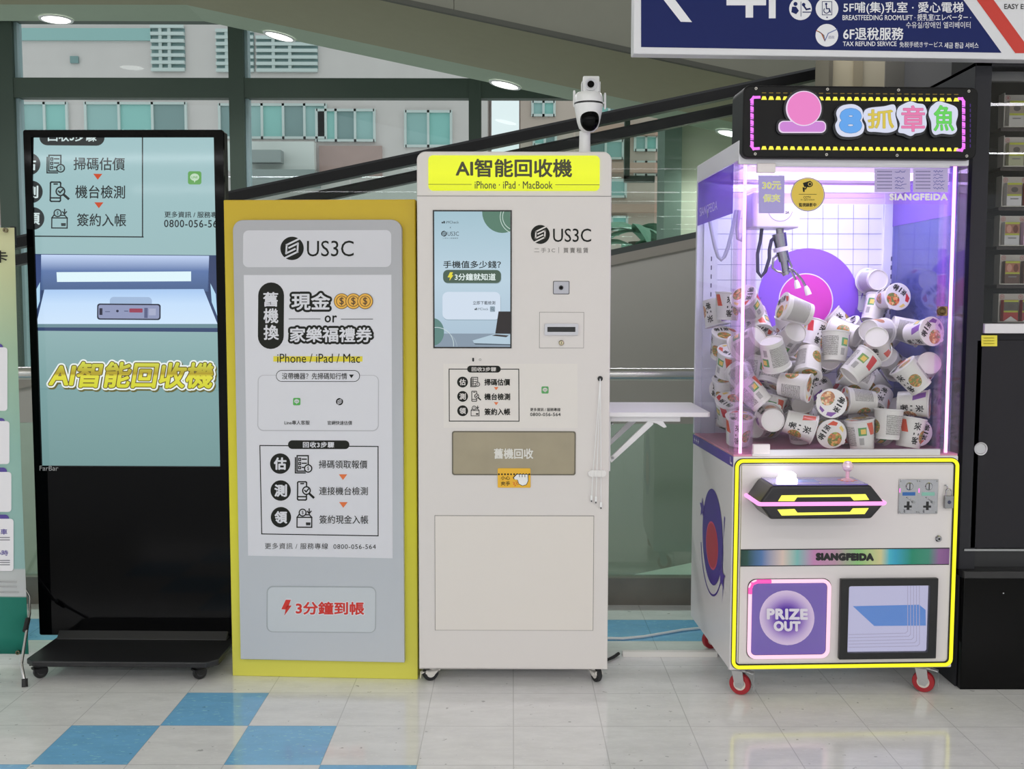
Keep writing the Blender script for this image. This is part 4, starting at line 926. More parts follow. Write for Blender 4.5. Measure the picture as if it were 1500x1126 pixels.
# ================================================================== TOBACCO CABINET AT THE RIGHT
TC = Frame(1.47, 3.34, 0.0)
tc = TC.empty('tobacco_cabinet', 'black tobacco display cabinet right of the claw machine with a white ledge and sliding door', 'cabinet')
DG, DG2 = P((44, 44, 48), .5, spec=.2), P((37, 36, 40), .5, spec=.2)
tz = lambda py: TC.on(1450, py, 0)[1]
tx = lambda px: TC.on(px, 480, 0)[0]
RX = 1.15
zl0, zl1 = tz(488), tz(474)
b = B(); b.box(0, tx(1440), 0, .62, .0, 2.028, DG); b.box(RX, RX + .07, 0, .62, 0, 2.028, DG); b.box(0, RX, .0, .62, tz(97), 2.028, P((40, 40, 44), .5)); b.box(tx(1440), RX, .012, .62, tz(805) , zl0, DG2); b.box(tx(1440), RX, .56, .60, zl1, tz(97), P((20, 17, 16), .6)); b.box(.0, RX, .03, .62, .39, tz(806), P((36, 36, 38), .4)); b.box(tx(1440), RX, .01, .56, zl1 - .01, zl1 - .002, DG)
b.box(tx(1440) - .0005, tx(1440) + .002, .022, .56, zl1, tz(97), P((16, 14, 14), .5)); b.build('frame', tc, bevel=.002)
b = B(); b.box(tx(1440), RX, -.012, .15, zl0, zl1, P((206, 204, 206), .4)); b.build('ledge', tc, bevel=.002)
b = B(); b.box(tx(1432), RX - .02, .0, .012, tz(803), tz(498), DG2); dr = b.build('sliding_door', tc, bevel=.002)
px_, pz_ = TC.on(1436.5, 657, -.001)[0], tz(657)
b = B(); b.lathe([(.0001, .0005), (.016, .0005), (.0185, .003), (.0215, .0035), (.0215, -.001)], P((196, 196, 198), .35, .6, 1.0), 32, Matrix.Translation((px_, 0, pz_)) @ Matrix.Rotation(PI / 2, 4, 'X')); b.build('pull_handle', dr, label='round silver recessed pull')
b = B(); b.box(tx(1423), RX, -.004, .02, tz(806.5), tz(803.5), STEEL); b.build('track', tc)
b = B(); b.box(.005, RX, -.03, .55, 0, .378, P((4, 4, 4), .14, spec=.15)); b.prism(rrect(.0, -.034, RX, .55, .01), .372, .396, P((30, 30, 31), .2, bump=.6, bscale=25), axis='z'); b.cyl((tx(1478) + .0, -.032, tz(865)), (tx(1478), -.028, tz(865)), .003, CHROME, n=12); bb = b.build('base_box', tc, bevel=.006, label='glossy black base box wrapped in film')
b = B(); b.box(tx(1440), RX, .015, .019, zl1, tz(97), glass((.88, .88, .88), .03)); b.build('glass_front', tc)
b = B(); b.box(tx(1440), RX, .05, .07, tz(97) - .035, tz(97) - .005, P((110, 110, 112), .4)); b.build('light_rail', tc)
a = Art(TC, .0115, fn=lambda px, py, yl: (lambda q: (q[0], -.0012, q[1]))(TC.on(px, py, -.0012))); a.rect(1437.6, 491, 1460.8, 507, P((214, 202, 60), .5), 1)
for yy in (495, 499, 503): a.line([(1441, yy), (1456, yy)], .8, P((186, 164, 40), .5), 2)
a.build('note_label', dr, label='small yellow sticky label')
YD = .20
rows = [(138.5, 188.5, 1466.5, (1, 2)), (200.5, 246, 1465.8, (19, 20)), (258.8, 304, 1463, (37, 38)), (316, 361, 1459.8, (55, 56)), (373, 417, 1460.2, (73, 74)), (430, 472, 1458, (91, 92))]
bandc = [((150, 138, 124), (188, 186, 180)), ((150, 142, 130), (168, 170, 140)), ((142, 126, 116), (206, 204, 206)), ((160, 110, 90), (196, 196, 198)), ((166, 108, 84), (96, 72, 62)), ((96, 92, 84), (170, 54, 52))]
bandc2 = [((150, 138, 124), (150, 154, 190)), ((150, 142, 130), (190, 170, 150)), ((142, 126, 116), (150, 60, 44)), ((160, 110, 90), (206, 170, 196)), ((166, 108, 84), (110, 84, 74)), ((92, 92, 84), (160, 70, 76))]
rown = ['topmost', 'second', 'third', 'fourth', 'fifth', 'lowest']
for ri, (y0_, y1_, xl_, nums) in enumerate(rows):
    p0, p1 = TC.on(xl_, y0_, YD), TC.on(1556, y1_, YD)
    ht = thing('price_tray', f'{rown[ri]} white price tray behind glass in the black tobacco cabinet', 'display tray', TC.o + Vector((p0[0], YD, p1[1])), 0, 'price trays in the tobacco cabinet')
    W_, H_ = p1[0] - p0[0], p0[1] - p1[1]
    b = B(); b.box(0, W_, .004, .012, 0, H_, P((196, 192, 184), .5)); b.box(0, W_, -.032, .004, 0, .003, P((196, 192, 184), .5)); b.box(-.002, 0, -.03, .012, 0, H_, P((196, 192, 184), .5)); b.build('back_plate', ht)
    if ri < 5: b = B(); b.box(-.006, W_, -.02, .33, -.012, -.0005, P((40, 26, 20), .3)); b.build('shelf_board', ht)
    sf = lambda X, Z, yl: (X, yl, Z)
    a = Art(TC, .0035, fn=sf)
    RD = P((186, 60, 66), .5)
    pw = .0505; ph = H_ * .75
    for i, n_ in enumerate(nums):
        cx_ = .016 + pw / 2 + i * .0635
        ncx = cx_ - .016; a.ring(ncx, H_ - .0105, .0072, .0012, RD, 1, n=18)
        vs, fs = glyphs(str(n_), .01); nw = .007 if n_ > 9 else .004
        a.b.add([(ncx - nw / 2 + uu * nw, .003, H_ - .0105 + (.5 - vv) * .007) for uu, vv in vs], fs, RD)
        pk = thing('cigarette_pack', f'cigarette pack with warning picture under red number {n_} in the tobacco cabinet', 'cigarette pack', TC.o + Vector((p0[0] + cx_, YD - .018, p1[1] + .0032)), 0, 'cigarette packs in the tobacco cabinet')
        c1, c2 = (bandc if i == 0 else bandc2)[ri]
        b = B(); b.box(-pw / 2, pw / 2, -.011, .011, 0, ph, P(c2, .4)); b.build('box', pk, bevel=.0012)
        a2 = Art(TC, -.0112, fn=sf); YB_ = P((176, 182, 60), .5)
        a2.rect(-pw / 2 + .0008, ph * .42, pw / 2 - .0008, ph - .001, P(c1, .5), 1); a2.rect(-pw / 2 + .0008, ph * .90, pw / 2 - .0008, ph - .001, YB_, 2); a2.rect(-pw / 2 + .0008, ph * .42, pw / 2 - .0008, ph * .50, YB_, 2)
        if ri in (3, 4):
            for s_, cl in ((-1, (196, 146, 128)), (1, (112, 62, 44))): a2.circ(s_ * .011, ph * .69, .0085, P(cl, .5), 3, ry=.0135, n=16)
        else:
            a2.circ(0, ph * .69, .012, P((90, 84, 78), .5), 3, ry=.009, n=14)
        if ri == 5: a2.poly([(-pw / 2 + .001, ph * .01), (pw / 2 - .001, ph * .01), (0, ph * .24)], P((216, 214, 212), .5), 3)
        a2.line([(-.012, ph * .3), (.012, ph * .3)], .004 if ri != 5 else .0001, P((130, 128, 128), .5), 3)
        a2.build('pack_print', pk)
    a.build('number_badge', ht)

# ================================================================== CLAW MACHINE
CW, CD = .719, .58
C = Frame(1.052, 3.22, 2.4, [(1076.3, 666.6), (1405, 664), (1389.6, 975.6), (1067.5, 983.4)], CW, .101, .791)
cm = C.empty('claw_machine', 'lit white and purple claw machine full of noodle cups with a black neon header', 'claw machine')
HWD = CW / 2
CWH = P((208, 204, 204), .35)
b = B(); b.box(-HWD, HWD, 0, CD, .101, .786, CWH); b.build('cabinet', cm, bevel=.004)
def con(px, py, yl): q = C.on(px, py, yl); return (q[0], yl, q[1])
def cbox(x0, y0, x1, y1):
    p, q = C.p(x0, y0), C.p(x1, y1); return min(p[0], q[0]), min(p[1], q[1]), max(p[0], q[0]), max(p[1], q[1])
# ---- neon frame and door
x0, z1 = C.p(1076.8, 672.4); x1, z0 = C.p(1391, 974.5); x0 = (x0 + C.p(1072.2, 979)[0]) / 2; x1 = (x1 + C.p(1403.6, 670.5)[0]) / 2
z1 = (z1 + C.p(1403, 670.2)[1]) / 2; z0 = (z0 + C.p(1072, 979.6)[1]) / 2
b = B(); b.ringprism(rrect(x0 - .002, z0 - .002, x1 + .002, z1 + .002, .026), rrect(x0 + .015, z0 + .015, x1 - .015, z1 - .015, .012), -.003, 0, BLACK); nf = b.build('neon_channel', cm)
b = B(); pts = rrect(x0 + .0055, z0 + .0055, x1 - .0055, z1 - .0055, .02, n=8); b.tube([(p[0], -.0055, p[1]) for p in pts], .0055, E((246, 240, 30), 1.25, .3), 10, closed=True); b.build('neon_tube', nf, label='glowing yellow neon tube')
dx0, dz0, dx1, dz1 = x0 + .022, z0 + .022, x1 - .022, z1 - .020
b = B(); b.ringprism([(dx0 - .001, dz0 - .001), (dx1 + .001, dz0 - .001), (dx1 + .001, dz1 + .001), (dx0 - .001, dz1 + .001)], [(dx0, dz0), (dx1, dz0), (dx1, dz1), (dx0, dz1)], -.001, 0, P((120, 118, 118), .6)); b.box(dx0, dx1, -.004, 0, dz0, dz1, P((206, 201, 201), .35)); cdoor = b.build('front_door', cm)
bz0, bz1 = C.p(1235, 826.8)[1], C.p(1235, 804.4)[1]
RB = ramp([(0, (22, 56, 48)), (.03, (30, 70, 62)), (.10, (78, 112, 162)), (.20, (206, 186, 176)), (.27, (118, 176, 172)), (.35, (186, 128, 172)), (.45, (176, 140, 160)), (.56, (132, 184, 118)), (.67, (196, 190, 140)), (.71, (70, 170, 190)), (.74, (52, 150, 180)), (.82, (34, 128, 100)), (.9, (60, 130, 110)), (.95, (132, 92, 140)), (1, (120, 80, 130))], 'x', dx0, dx1, False, k=ALB, rough=.25)
b = B(); b.box(dx0, dx1, -.0052, -.004, bz0 - .003, bz1 + .003, BLACK); b.box(dx0, dx1, -.0058, -.005, bz0, bz1, RB); rb = b.build('rainbow_band', cdoor)
a = Art(C, -.0060, fn=lambda px, py, yl: (C.p(px, py)[0], yl, C.p(px, py)[1] )); a.text('SIANGFEIDA', 1195.6, 810.6, 1277.6, 819.6, BLACK, 1, bold=.10, space=1.12); a.build('band_lettering', rb)
# ---- prize door
px0, pz0, px1, pz1 = cbox(1095.6, 849.2, 1212, 962.6)
b = B(); pts = rrect(px0 + .006, pz0 + .006, px1 - .006, pz1 - .006, .022, n=8)
b.tube([(p[0], -.009, p[1]) for p in pts], .006, E((255, 206, 228), 1.15, .3), 10, closed=True)
b.tube([(px0 + .006, -.0095, pz1 - .045), (px0 + .006, -.0095, pz1 - .028), (px0 + .0124, -.0095, pz1 - .0124), (px0 + .028, -.0095, pz1 - .006), (px0 + .072, -.0095, pz1 - .006)], .0063, E((240, 80, 168), 1.3, .3), 10)
pn = b.build('prize_door', cdoor, label='purple prize door ringed with pink white neon')
b = B(); b.ringprism(rrect(px0 - .001, pz0 - .001, px1 + .001, pz1 + .001, .026), rrect(px0 + .014, pz0 + .014, px1 - .014, pz1 - .014, .014), -.006, -.004, BLACK); b.prism(rrect(px0 + .013, pz0 + .013, px1 - .013, pz1 - .013, .014), -.007, -.004, P((108, 88, 168), .08, coat=.5)); b.build('flap', pn)
a = Art(C, -.0072)
for i in range(14):
    t = i / 13; cc_ = tuple(int(A_ + (B_ - A_) * (t ** 1.6)) for A_, B_ in zip((206, 186, 218), (70, 32, 150)))
    a.circ(1151.3, 904.6, 40 - 26 * t, P(cc_, .3), 1 + i * .5)
LT = P((212, 206, 224), .4)
a.text('PRIZE', 1122.6, 892, 1180.2, 905.8, LT, 9, bold=.06, space=1.08); a.text('OUT', 1132.4, 910, 1169.6, 923, LT, 9, bold=.06, space=1.08); a.build('prize_lettering', pn)
# ---- black framed window
wx0, wz0, wx1, wz1 = cbox(1229, 846.4, 1363.8, 960); vx0, vz0, vx1, vz1 = cbox(1240.4, 856.6, 1352.6, 951)
b = B(); b.ringprism(rrect(wx0, wz0, wx1, wz1, .002), rrect(vx0, vz0, vx1, vz1, .006), -.020, -.004, BLACK); wf = b.build('window_frame', cdoor, bevel=.002)
b = B(); b.box(vx0 - .001, vx1 + .001, -.0052, -.0042, vz0 - .001, vz1 + .001, E((196, 195, 222), .85, .12)); b.build('lit_panel', wf)
a = Art(C, -.0054); ln_ = E((172, 168, 194), .85, .2)
a.poly([(1247.4, 887), (1343.5, 884), (1352.6, 891.5), (1352.6, 914.4), (1278, 915.6)], E((92, 138, 206), .85, .15), 1)
for i in range(5):
    o_ = i * 4.2; a.line([(1344 - o_, 857), (1343 - o_, 941 - o_ * 1.1), (1340 - o_, 944 - o_ * 1.1), (1241, 947 - o_ * 1.1)], 1.0, ln_, 2)
a.build('chute_print', wf)
b = B(); b.box(vx0 - .001, vx1 + .001, -.0145, -.0135, vz0 - .001, vz1 + .001, glass((.97, .97, 1), .04)); b.build('pane', wf)
# ---- coin acceptors, lock, padlock
for (xa, xb) in ((1317, 1343.4), (1344.8, 1371.4)):
    x0, z0, x1, z1 = cbox(xa, 701.2, xb, 751); w_ = x1 - x0; h_ = z1 - z0
    b = B(); b.box(x0, x1, -.008, -.004, z0, z1, CHROME)
    for sx in (.07, .93):
        for sz in (.05, .95): b.cyl((x0 + w_ * sx, -.0095, z0 + h_ * sz), (x0 + w_ * sx, -.008, z0 + h_ * sz), .0022, STEEL, n=10)
    ca = b.build('coin_acceptor', cdoor, bevel=.001, label='chrome coin slot plate with a ' + ('blue' if xa < 1330 else 'pale green') + ' display')
    b = B(); b.lathe([(.0001, .003), (.010, .003), (.0125, .0)], CHROME, 24, Matrix.Translation((x0 + w_ * .52, -.008, z0 + h_ * .80)) @ Matrix.Rotation(PI / 2, 4, 'X')); b.box(x0 + w_ * .50, x0 + w_ * .54, -.0118, -.009, z0 + h_ * .71, z0 + h_ * .90, BLACK); b.build('coin_slot', ca)
    b = B(); b.box(x0 + w_ * .18, x0 + w_ * .82, -.0092, -.008, z0 + h_ * .53, z0 + h_ * .63, E((56, 108, 178), .7, .2) if xa < 1330 else E((140, 196, 178), .7, .2)); b.build('display', ca)
    b = B(); b.box(x0 + w_ * .42, x0 + w_ * .54, -.0095, -.008, z0 + h_ * .12, z0 + h_ * .36, BLACK); b.box(x0 + w_ * .28, x0 + w_ * .66, -.0092, -.008, z0 + h_ * .18, z0 + h_ * .24, BLACK); b.box(x0 + w_ * .3, x0 + w_ * .66, -.014, -.008, z0 + h_ * .03, z0 + h_ * .12, CHROME); b.build('return_cup', ca)
    b = B(); b.tube([(x0 + w_ * .40, -.011, z0 + h_ * .48), (x0 + w_ * .72, -.011, z0 + h_ * .36)], .0016, CHROME, 8); b.cyl((x0 + w_ * .74, -.014, z0 + h_ * .34), (x0 + w_ * .74, -.008, z0 + h_ * .34), .0042, STEEL, n=14); b.build('lever', ca)
    b = B(); b.box(x0 + .001, x0 + .004, -.0092, -.008, z0 + h_ * .62, z0 + h_ * .74, E((255, 120, 220), 1.5)); b.build('indicator_light', ca)
lx, lz = C.p(1372.8, 787.6); b = B(); b.lathe([(.0001, .007), (.0075, .007), (.0105, .003), (.0105, 0)], CHROME, 24, Matrix.Translation((lx, -.004, lz)) @ Matrix.Rotation(PI / 2, 4, 'X')); b.cyl((lx, -.0118, lz), (lx, -.0105, lz), .0035, BLACK, n=14); b.build('lock', cdoor)
x0, z0, x1, z1 = cbox(1380.4, 724, 1391.4, 741.8)
b = B(); b.box(x0, x1, -.022, -.010, z0, z1, P((150, 150, 152), .25, 1.0, 1.0)); b.cyl(((x0 + x1) / 2, -.0225, (z0 + z1) / 2), ((x0 + x1) / 2, -.0215, (z0 + z1) / 2), .006, P((52, 56, 80), .4), n=18); pl = b.build('padlock', cdoor, bevel=.0015)
b = B(); pp = [((x0 + .0035), -.016, z1)] + [((x0 + x1) / 2 + .0085 * math.cos(t), -.016, z1 + .012 + .009 * math.sin(t)) for t in [PI - PI * i / 8 for i in range(9)]] + [(x1 - .0035, -.016, z1)]; b.tube(pp, .0022, CHROME, 10); b.build('shackle', pl)
hx, hz_ = C.p(1383.5, 716); b = B(); b.tube([(hx, -.004, hz_ + .014), (hx, -.016, hz_ + .016), (hx + .003, -.018, hz_ + .006), (hx - .002, -.014, hz_ - .002)], .0022, CHROME, 8); b.build('hasp', pl)
# ---- control console
yd = -.15
hexf = [C.on(px, py, yd) for px, py in ((1131, 712.6), (1276, 709.8), (1296.5, 736), (1281, 759), (1129, 761.4), (1112, 739))]
hz0 = (hexf[3][1] + hexf[4][1]) / 2; hz1 = (hexf[0][1] + hexf[1][1]) / 2; hzm = (hexf[2][1] + hexf[5][1]) / 2
xl_, xr_ = hexf[5][0], hexf[2][0]; xi0, xi1 = hexf[0][0], hexf[1][0]
hexo = [(xi0, hz1), (xi1, hz1), (xr_, hzm), (xi1 + .004, hz0), (xi0 - .002, hz0), (xl_, hzm)]
b = B(); b.prism(hexo, yd, -.004, P((28, 26, 30), .3)); con_ = b.build('control_console', cdoor, bevel=.007, seg=3)
b = B(); pk_ = E((250, 160, 226), 1.3, .3)
b.tube([(xl_ + .0, -.004, hzm), (xl_ - .001, yd + .006, hzm), (xl_ + .006, yd - .003, hzm), (xr_ - .006, yd - .003, hzm), (xr_ + .001, yd + .006, hzm), (xr_, -.004, hzm)], .0062, pk_, 12); b.build('neon_tube', con_, label='pink neon strip around the console waist')
YN = E((250, 244, 90), 1.3, .3)
for nme, pts in (('light_bar', [((308, 325), (412, 325), (430, 300), (775, 296), (796, 320), (895, 316), (872, 280), (330, 288))]), ('light_bar', [((303, 380), (330, 418), (866, 408), (892, 370), (790, 372), (772, 395), (432, 400), (414, 376))])):
    b = B(); b.prism([C.on(1070 + px / 4.412, 660 + py / 4.412, yd) for px, py in pts[0]], yd - .002, yd, YN); b.build(nme, con_, label='yellow lit bar on the console front')
STX = C.on(1241.4, 700, -.07)[0]
b = B(); b.box(xi0 + .006, xi1 - .006, yd + .008, -.012, hz1, hz1 + .003, P((120, 104, 186), .12, coat=.4)); b.box(xi0 + .05, xi0 + .16, -.10, -.05, hz1 + .003, hz1 + .0034, P((110, 130, 200), .2)); b.prism([(STX + .03 * math.cos(t) * (1 if i % 2 else .5), -.07 + .03 * math.sin(t) * (1 if i % 2 else .5)) for i, t in enumerate([2 * PI * j / 16 for j in range(16)])], hz1 + .003, hz1 + .0036, P((230, 120, 60), .3), axis='z')
for xx in (xi0 + .012, (xi0 + xi1) / 2, xi1 - .012): b.cyl((xx, yd + .014, hz1 + .003), (xx, yd + .014, hz1 + .0055), .003, CHROME, n=10)
b.build('top_plate', con_)
bxx = C.on(1152.6, 705, -.085)[0]
b = B(); b.lathe([(.031, 0), (.031, .008), (.027, .012), (.0265, .022), (.018, .029), (.0001, .031)], E((255, 250, 255), 7, .3), 32, Matrix.Translation((bxx, -.085, hz1 + .003))); b.build('push_button', con_, label='glaring white lit push button')
jx = C.on(1241.4, 700, -.07)[0]; jz = C.on(1241.6, 682.8, -.07)[1]
b = B(); b.lathe([(.020, 0), (.016, .004), (.006, .007), (.0055, jz - hz1 - .012)], P((226, 170, 190), .15), 24, Matrix.Translation((jx, -.07, hz1 + .003))); js = b.build('joystick', con_)
b = B(); bm = bmesh.new(); bmesh.ops.create_icosphere(bm, subdivisions=2, radius=.0175); b.add([v.co + Vector((jx, -.07, jz)) for v in bm.verts], [[v.index for v in f.verts] for f in bm.faces], P((226, 190, 200), .08, coat=1.0)); bm.free(); b.build('faceted_ball', js)
# ---- side graphics (left flank)
SX = -HWD - .0006
def sfn(px, py, yl): q = C.side(px, py, SX); return (SX - yl, q[0], q[1])
a = Art(C, 0, fn=lambda px, py, yl: (SX + yl, *C.side(px, py, SX)))
zs1, zs0 = .786, .752
PURP = P((84, 56, 150), .3); PURD = P((72, 44, 140), .3)
a.b.add([(SX, 0, zs0), (SX, CD, zs0), (SX, CD, zs1), (SX, 0, zs1)], [(0, 1, 2, 3)], PURP)
for i in range(3): a.b.add([(SX - .0004, CD - .03 - .03 * i + dx_, (zs0 + zs1) / 2 + dz_) for dx_, dz_ in ((-.009, -.002), (.009, -.002), (.009, .002), (-.009, .002))], [(0, 1, 2, 3)], LT); a.b.add([(SX - .0004, CD - .03 - .03 * i + dx_, (zs0 + zs1) / 2 + dz_) for dx_, dz_ in ((-.003, -.008), (.003, -.008), (.003, .008), (-.003, .008))], [(0, 1, 2, 3)], LT)
a.b.add([(SX - .0004, .012 + dx_, (zs0 + zs1) / 2 + dz_) for dx_, dz_ in ((0, -.010), (.022, -.010), (.022, .012), (.016, .012), (.016, -.004), (0, -.004))], [(0, 1, 2, 3, 4, 5)], LT)
scy, scz = C.side(1043.5, 786, SX); rz_ = abs(C.side(1043.5, 716, SX)[1] - C.side(1043.5, 857, SX)[1]) / 2; ry_ = .145
sp = lambda pts, m, l: a.b.add([(SX - .0004 * l, scy + y, scz + zz) for y, zz in pts], [tuple(range(len(pts)))], m)
ringo = [(1.12 * ry_ * math.cos(t) + .01, 1.06 * rz_ * math.sin(t) - .03) for t in [PI * .85 + PI * 1.1 * i / 24 for i in range(25)]]; ringi = [(1.06 * ry_ * math.cos(t) + .01, 1.02 * rz_ * math.sin(t) - .03) for t in [PI * .85 + PI * 1.1 * i / 24 for i in range(25)]]
sp(ringo + ringi[::-1], PURD, 1); sp(circ(0, 0, ry_, rz_, 48), PURD, 2)
sp(circ(0, -.03, ry_ * .60, rz_ * .50, 40), P((200, 70, 110), .3), 3); sp(circ(0, -.03, ry_ * .55, rz_ * .46, 40), P((176, 44, 72), .3), 4)
def star(cx, cz, r, r2, n=5, a0=PI / 2): return [(cx + (r if i % 2 == 0 else r2) * math.cos(a0 + PI * i / n), cz + (r if i % 2 == 0 else r2) * math.sin(a0 + PI * i / n)) for i in range(2 * n)]
sp(star(-.145, -.10, .045, .02), PURP, 5); sp(star(.15, .07, .04, .018), PURP, 5)
for t in (-.15, .05): sp([(-.17, t + .05), (-.16, t + .055), (-.15, t - .04)], PURP, 3)
a.build('side_print', cm)
# ---- glass case
ZG0, ZG1 = .791, 1.700
ROOF = P((206, 204, 210), .35)
b = B(); b.box(-HWD, HWD, 0, CD, ZG1, 1.762, ROOF); b.box(-HWD, HWD, -.004, .012, ZG1 - .012, ZG1 + .02, ROOF); b.build('roof', cm, bevel=.004)
b = B(); b.box(-HWD, HWD, CD - .02, CD, ZG0, ZG1, P((222, 222, 236), .35, k=1.0)); bkw = b.build('back_wall', cm)
b = B(); b.box(-HWD + .002, HWD - .002, .003, CD - .02, ZG0 - .005, ZG0 + .001, P((222, 150, 178), .4, k=1.0)); b.build('case_floor', cm)
KI = .95
a = Art(C, CD - .0205, fn=con)
TL_ = P((136, 136, 186), .4, k=KI)
for i in range(-9, 3):
    x = 1250.4 + 22.3 * i; a.line([(x, 300), (x - 3, 640)], .7, TL_, 1)
for j in range(15): a.line([(1046, 320 + 22.5 * j - .0), (1291, 320 + 22.5 * j)], .7, TL_, 1)
PW = P((146, 92, 232), .35, k=KI); PW2 = P((120, 80, 210), .35, k=KI)
a.circ(1184, 437, 73.5, PW, 2, n=64)
a.circ(1180.5, 440, 40, P((232, 226, 246), .35, k=KI), 3, n=48); a.circ(1180.5, 440, 38.4, P((214, 60, 190), .35, k=KI), 4, n=48)
a.poly([(1269, 400), (1277, 400.5), (1260.5, 440)], PW2, 3); a.poly([(1055, 426.5), (1062.5, 428), (1070, 452)], PW2, 3); a.poly([(1284, 462), (1290, 466), (1262, 480)], PW2, 3)
for cx, cy, r in ((1096, 448, 24), (1257, 464, 15), (1052, 456, 6)): a.poly([(cx + x_, cy - y_) for x_, y_ in star(0, 0, r, r * .48, a0=PI / 2 + .25)], PW2, 3)
# print along the top of the back wall
a.rect(1046, 250, 1322, 290, P((226, 206, 236), .35, k=KI), 2)
a.build('wall_print', bkw)
b = B()
for px in (1304.5, 1041.5):
    xx = con(px, 420, CD - .03)[0]; b.box(xx - .028, xx + .022, CD - .03, CD - .02, ZG0, ZG1, P((214, 214, 232), .4, k=1.0))
    for j in range(8):
        zz = con(px, 379 + 13 * j, CD - .03)[2]; b.box(xx - .0018, xx + .0018, CD - .0305, CD - .029, zz - .008, zz + .008, P((60, 56, 90), .5))
b.build('slotted_upright', bkw)
# side panes with printed purple head band
b = B(); b.box(-HWD + .001, -HWD + .005, .058, CD - .02, ZG0, ZG1, glass((.98, .98, 1.0), .02, ior=1.1)); lp = b.build('glass_pane', cm, label='left glass pane')
b = B(); b.box(HWD - .005, HWD - .001, .058, CD - .02, ZG0, ZG1, glass((.55, .55, .86), .22, film=(112, 118, 205), filmk=.30)); rp = b.build('glass_pane', cm, label='right glass pane')  # blue tint and film paint in the reflection of the lit back wall
b = B(); b.box(-HWD + .062, HWD - .062, .004, .008, ZG0 + .012, ZG1 - .012, glass((.985, .985, .99), .025)); fp = b.build('glass_pane', cm, label='front glass pane')
zbd = 1.545
for sx, par, nm_ in ((-HWD - .0002, lp, 'head_band'), (HWD - .0062, rp, 'head_band')):
    b = B(); b.box(sx, sx + .0008, .06, CD - .022, zbd, ZG1 - .002, glass((.62, .48, .90), .05, film=(150, 120, 220), filmk=.45)); hb = b.build(nm_, par)
vs, fs = glyphs('SIANGFEIDA', 0.0); b = B(); b.add([(-HWD - .0012, .52 - u_ * .26, zbd + .03 + (1 - v_) * .03) for u_, v_ in vs], fs, P((206, 196, 232), .4)); b.build('band_lettering', lp)
zf0 = C.on(1250, 298.5, 0)[1]
b = B(); b.box(-HWD + .062, HWD - .062, .0026, .0036, zf0, ZG1 - .014, glass((.95, .86, .99), .02, film=(220, 190, 235), filmk=.10)); fb = b.build('head_band', fp, label='clear pink band along the top of the front glass')
a = Art(C, .0024, fn=con); a.text('SIANGFEIDA', 1303.4, 284, 1387.6, 292.8, P((222, 214, 238), .4), 1, bold=.06, space=1.1); a.build('band_lettering', fp)
# aluminium rails, white clips
AL = P((196, 194, 200), .35)
b = B(); b.box(-HWD + .06, HWD - .06, -.002, .012, ZG0 - .004, ZG0 + .016, AL); b.build('bottom_rail', cm, bevel=.001)
b = B(); b.box(-HWD + .06, HWD - .06, -.002, .012, ZG1 - .018, ZG1 - .004, AL); b.build('top_rail', cm, bevel=.001)
for px0, py0, px1, py1 in ((1108.5, 239, 1135.5, 253.4), (1102.6, 650, 1127.2, 664.4)):
    p, q = C.on(px0, py0, -.004), C.on(px1, py1, -.004); b = B(); b.box(p[0], q[0], -.012, .004, q[1], p[1], P((214, 206, 206), .4)); b.build('white_clip', cm, bevel=.003)
# acrylic corner posts with pink light tubes
AC = glass((.96, .90, .99), .06)
for s in (-1, 1):
    xo, xi = s * HWD, s * (HWD - .062)
    b = B(); t = .004
    xa, xb = min(xo, xi), max(xo, xi)
    b.box(xa, xa + t, 0, .058, ZG0, ZG1, AC); b.box(xb - t, xb, 0, .058, ZG0, ZG1, AC); b.box(xa + t, xb - t, 0, t, ZG0, ZG1, AC); b.box(xa + t, xb - t, .058 - t, .058, ZG0, ZG1, AC)
    po = b.build('corner_post', cm, label='clear acrylic corner post')
    b = B(); xm = (xo + xi) / 2 + s * .002
    tb_ = E((255, 176, 226), 2.6, .3)
    b.tube([(xm, .028, ZG0), (xm, .028, ZG1)], .0052, tb_, 14); b.build('light_tube', po, label='pink glowing light tube')
# bronze lock on the front glass
lx, lz = C.on(1376, 455.5, 0)[0], C.on(1376, 455.5, 0)[1]
b = B(); b.box(lx - .006, lx + .022, -.010, .004, lz - .015, lz + .015, P((150, 120, 80), .25, 1.0, 1.0)); b.lathe([(.0001, .008), (.006, .008), (.010, .012), (.0145, .008), (.0145, 0)], P((110, 90, 64), .3, 1.0, 1.0), 24, Matrix.Translation((lx, -.010, lz)) @ Matrix.Rotation(PI / 2, 4, 'X')); b.build('case_lock', cm, bevel=.001, label='bronze lock on the front glass')
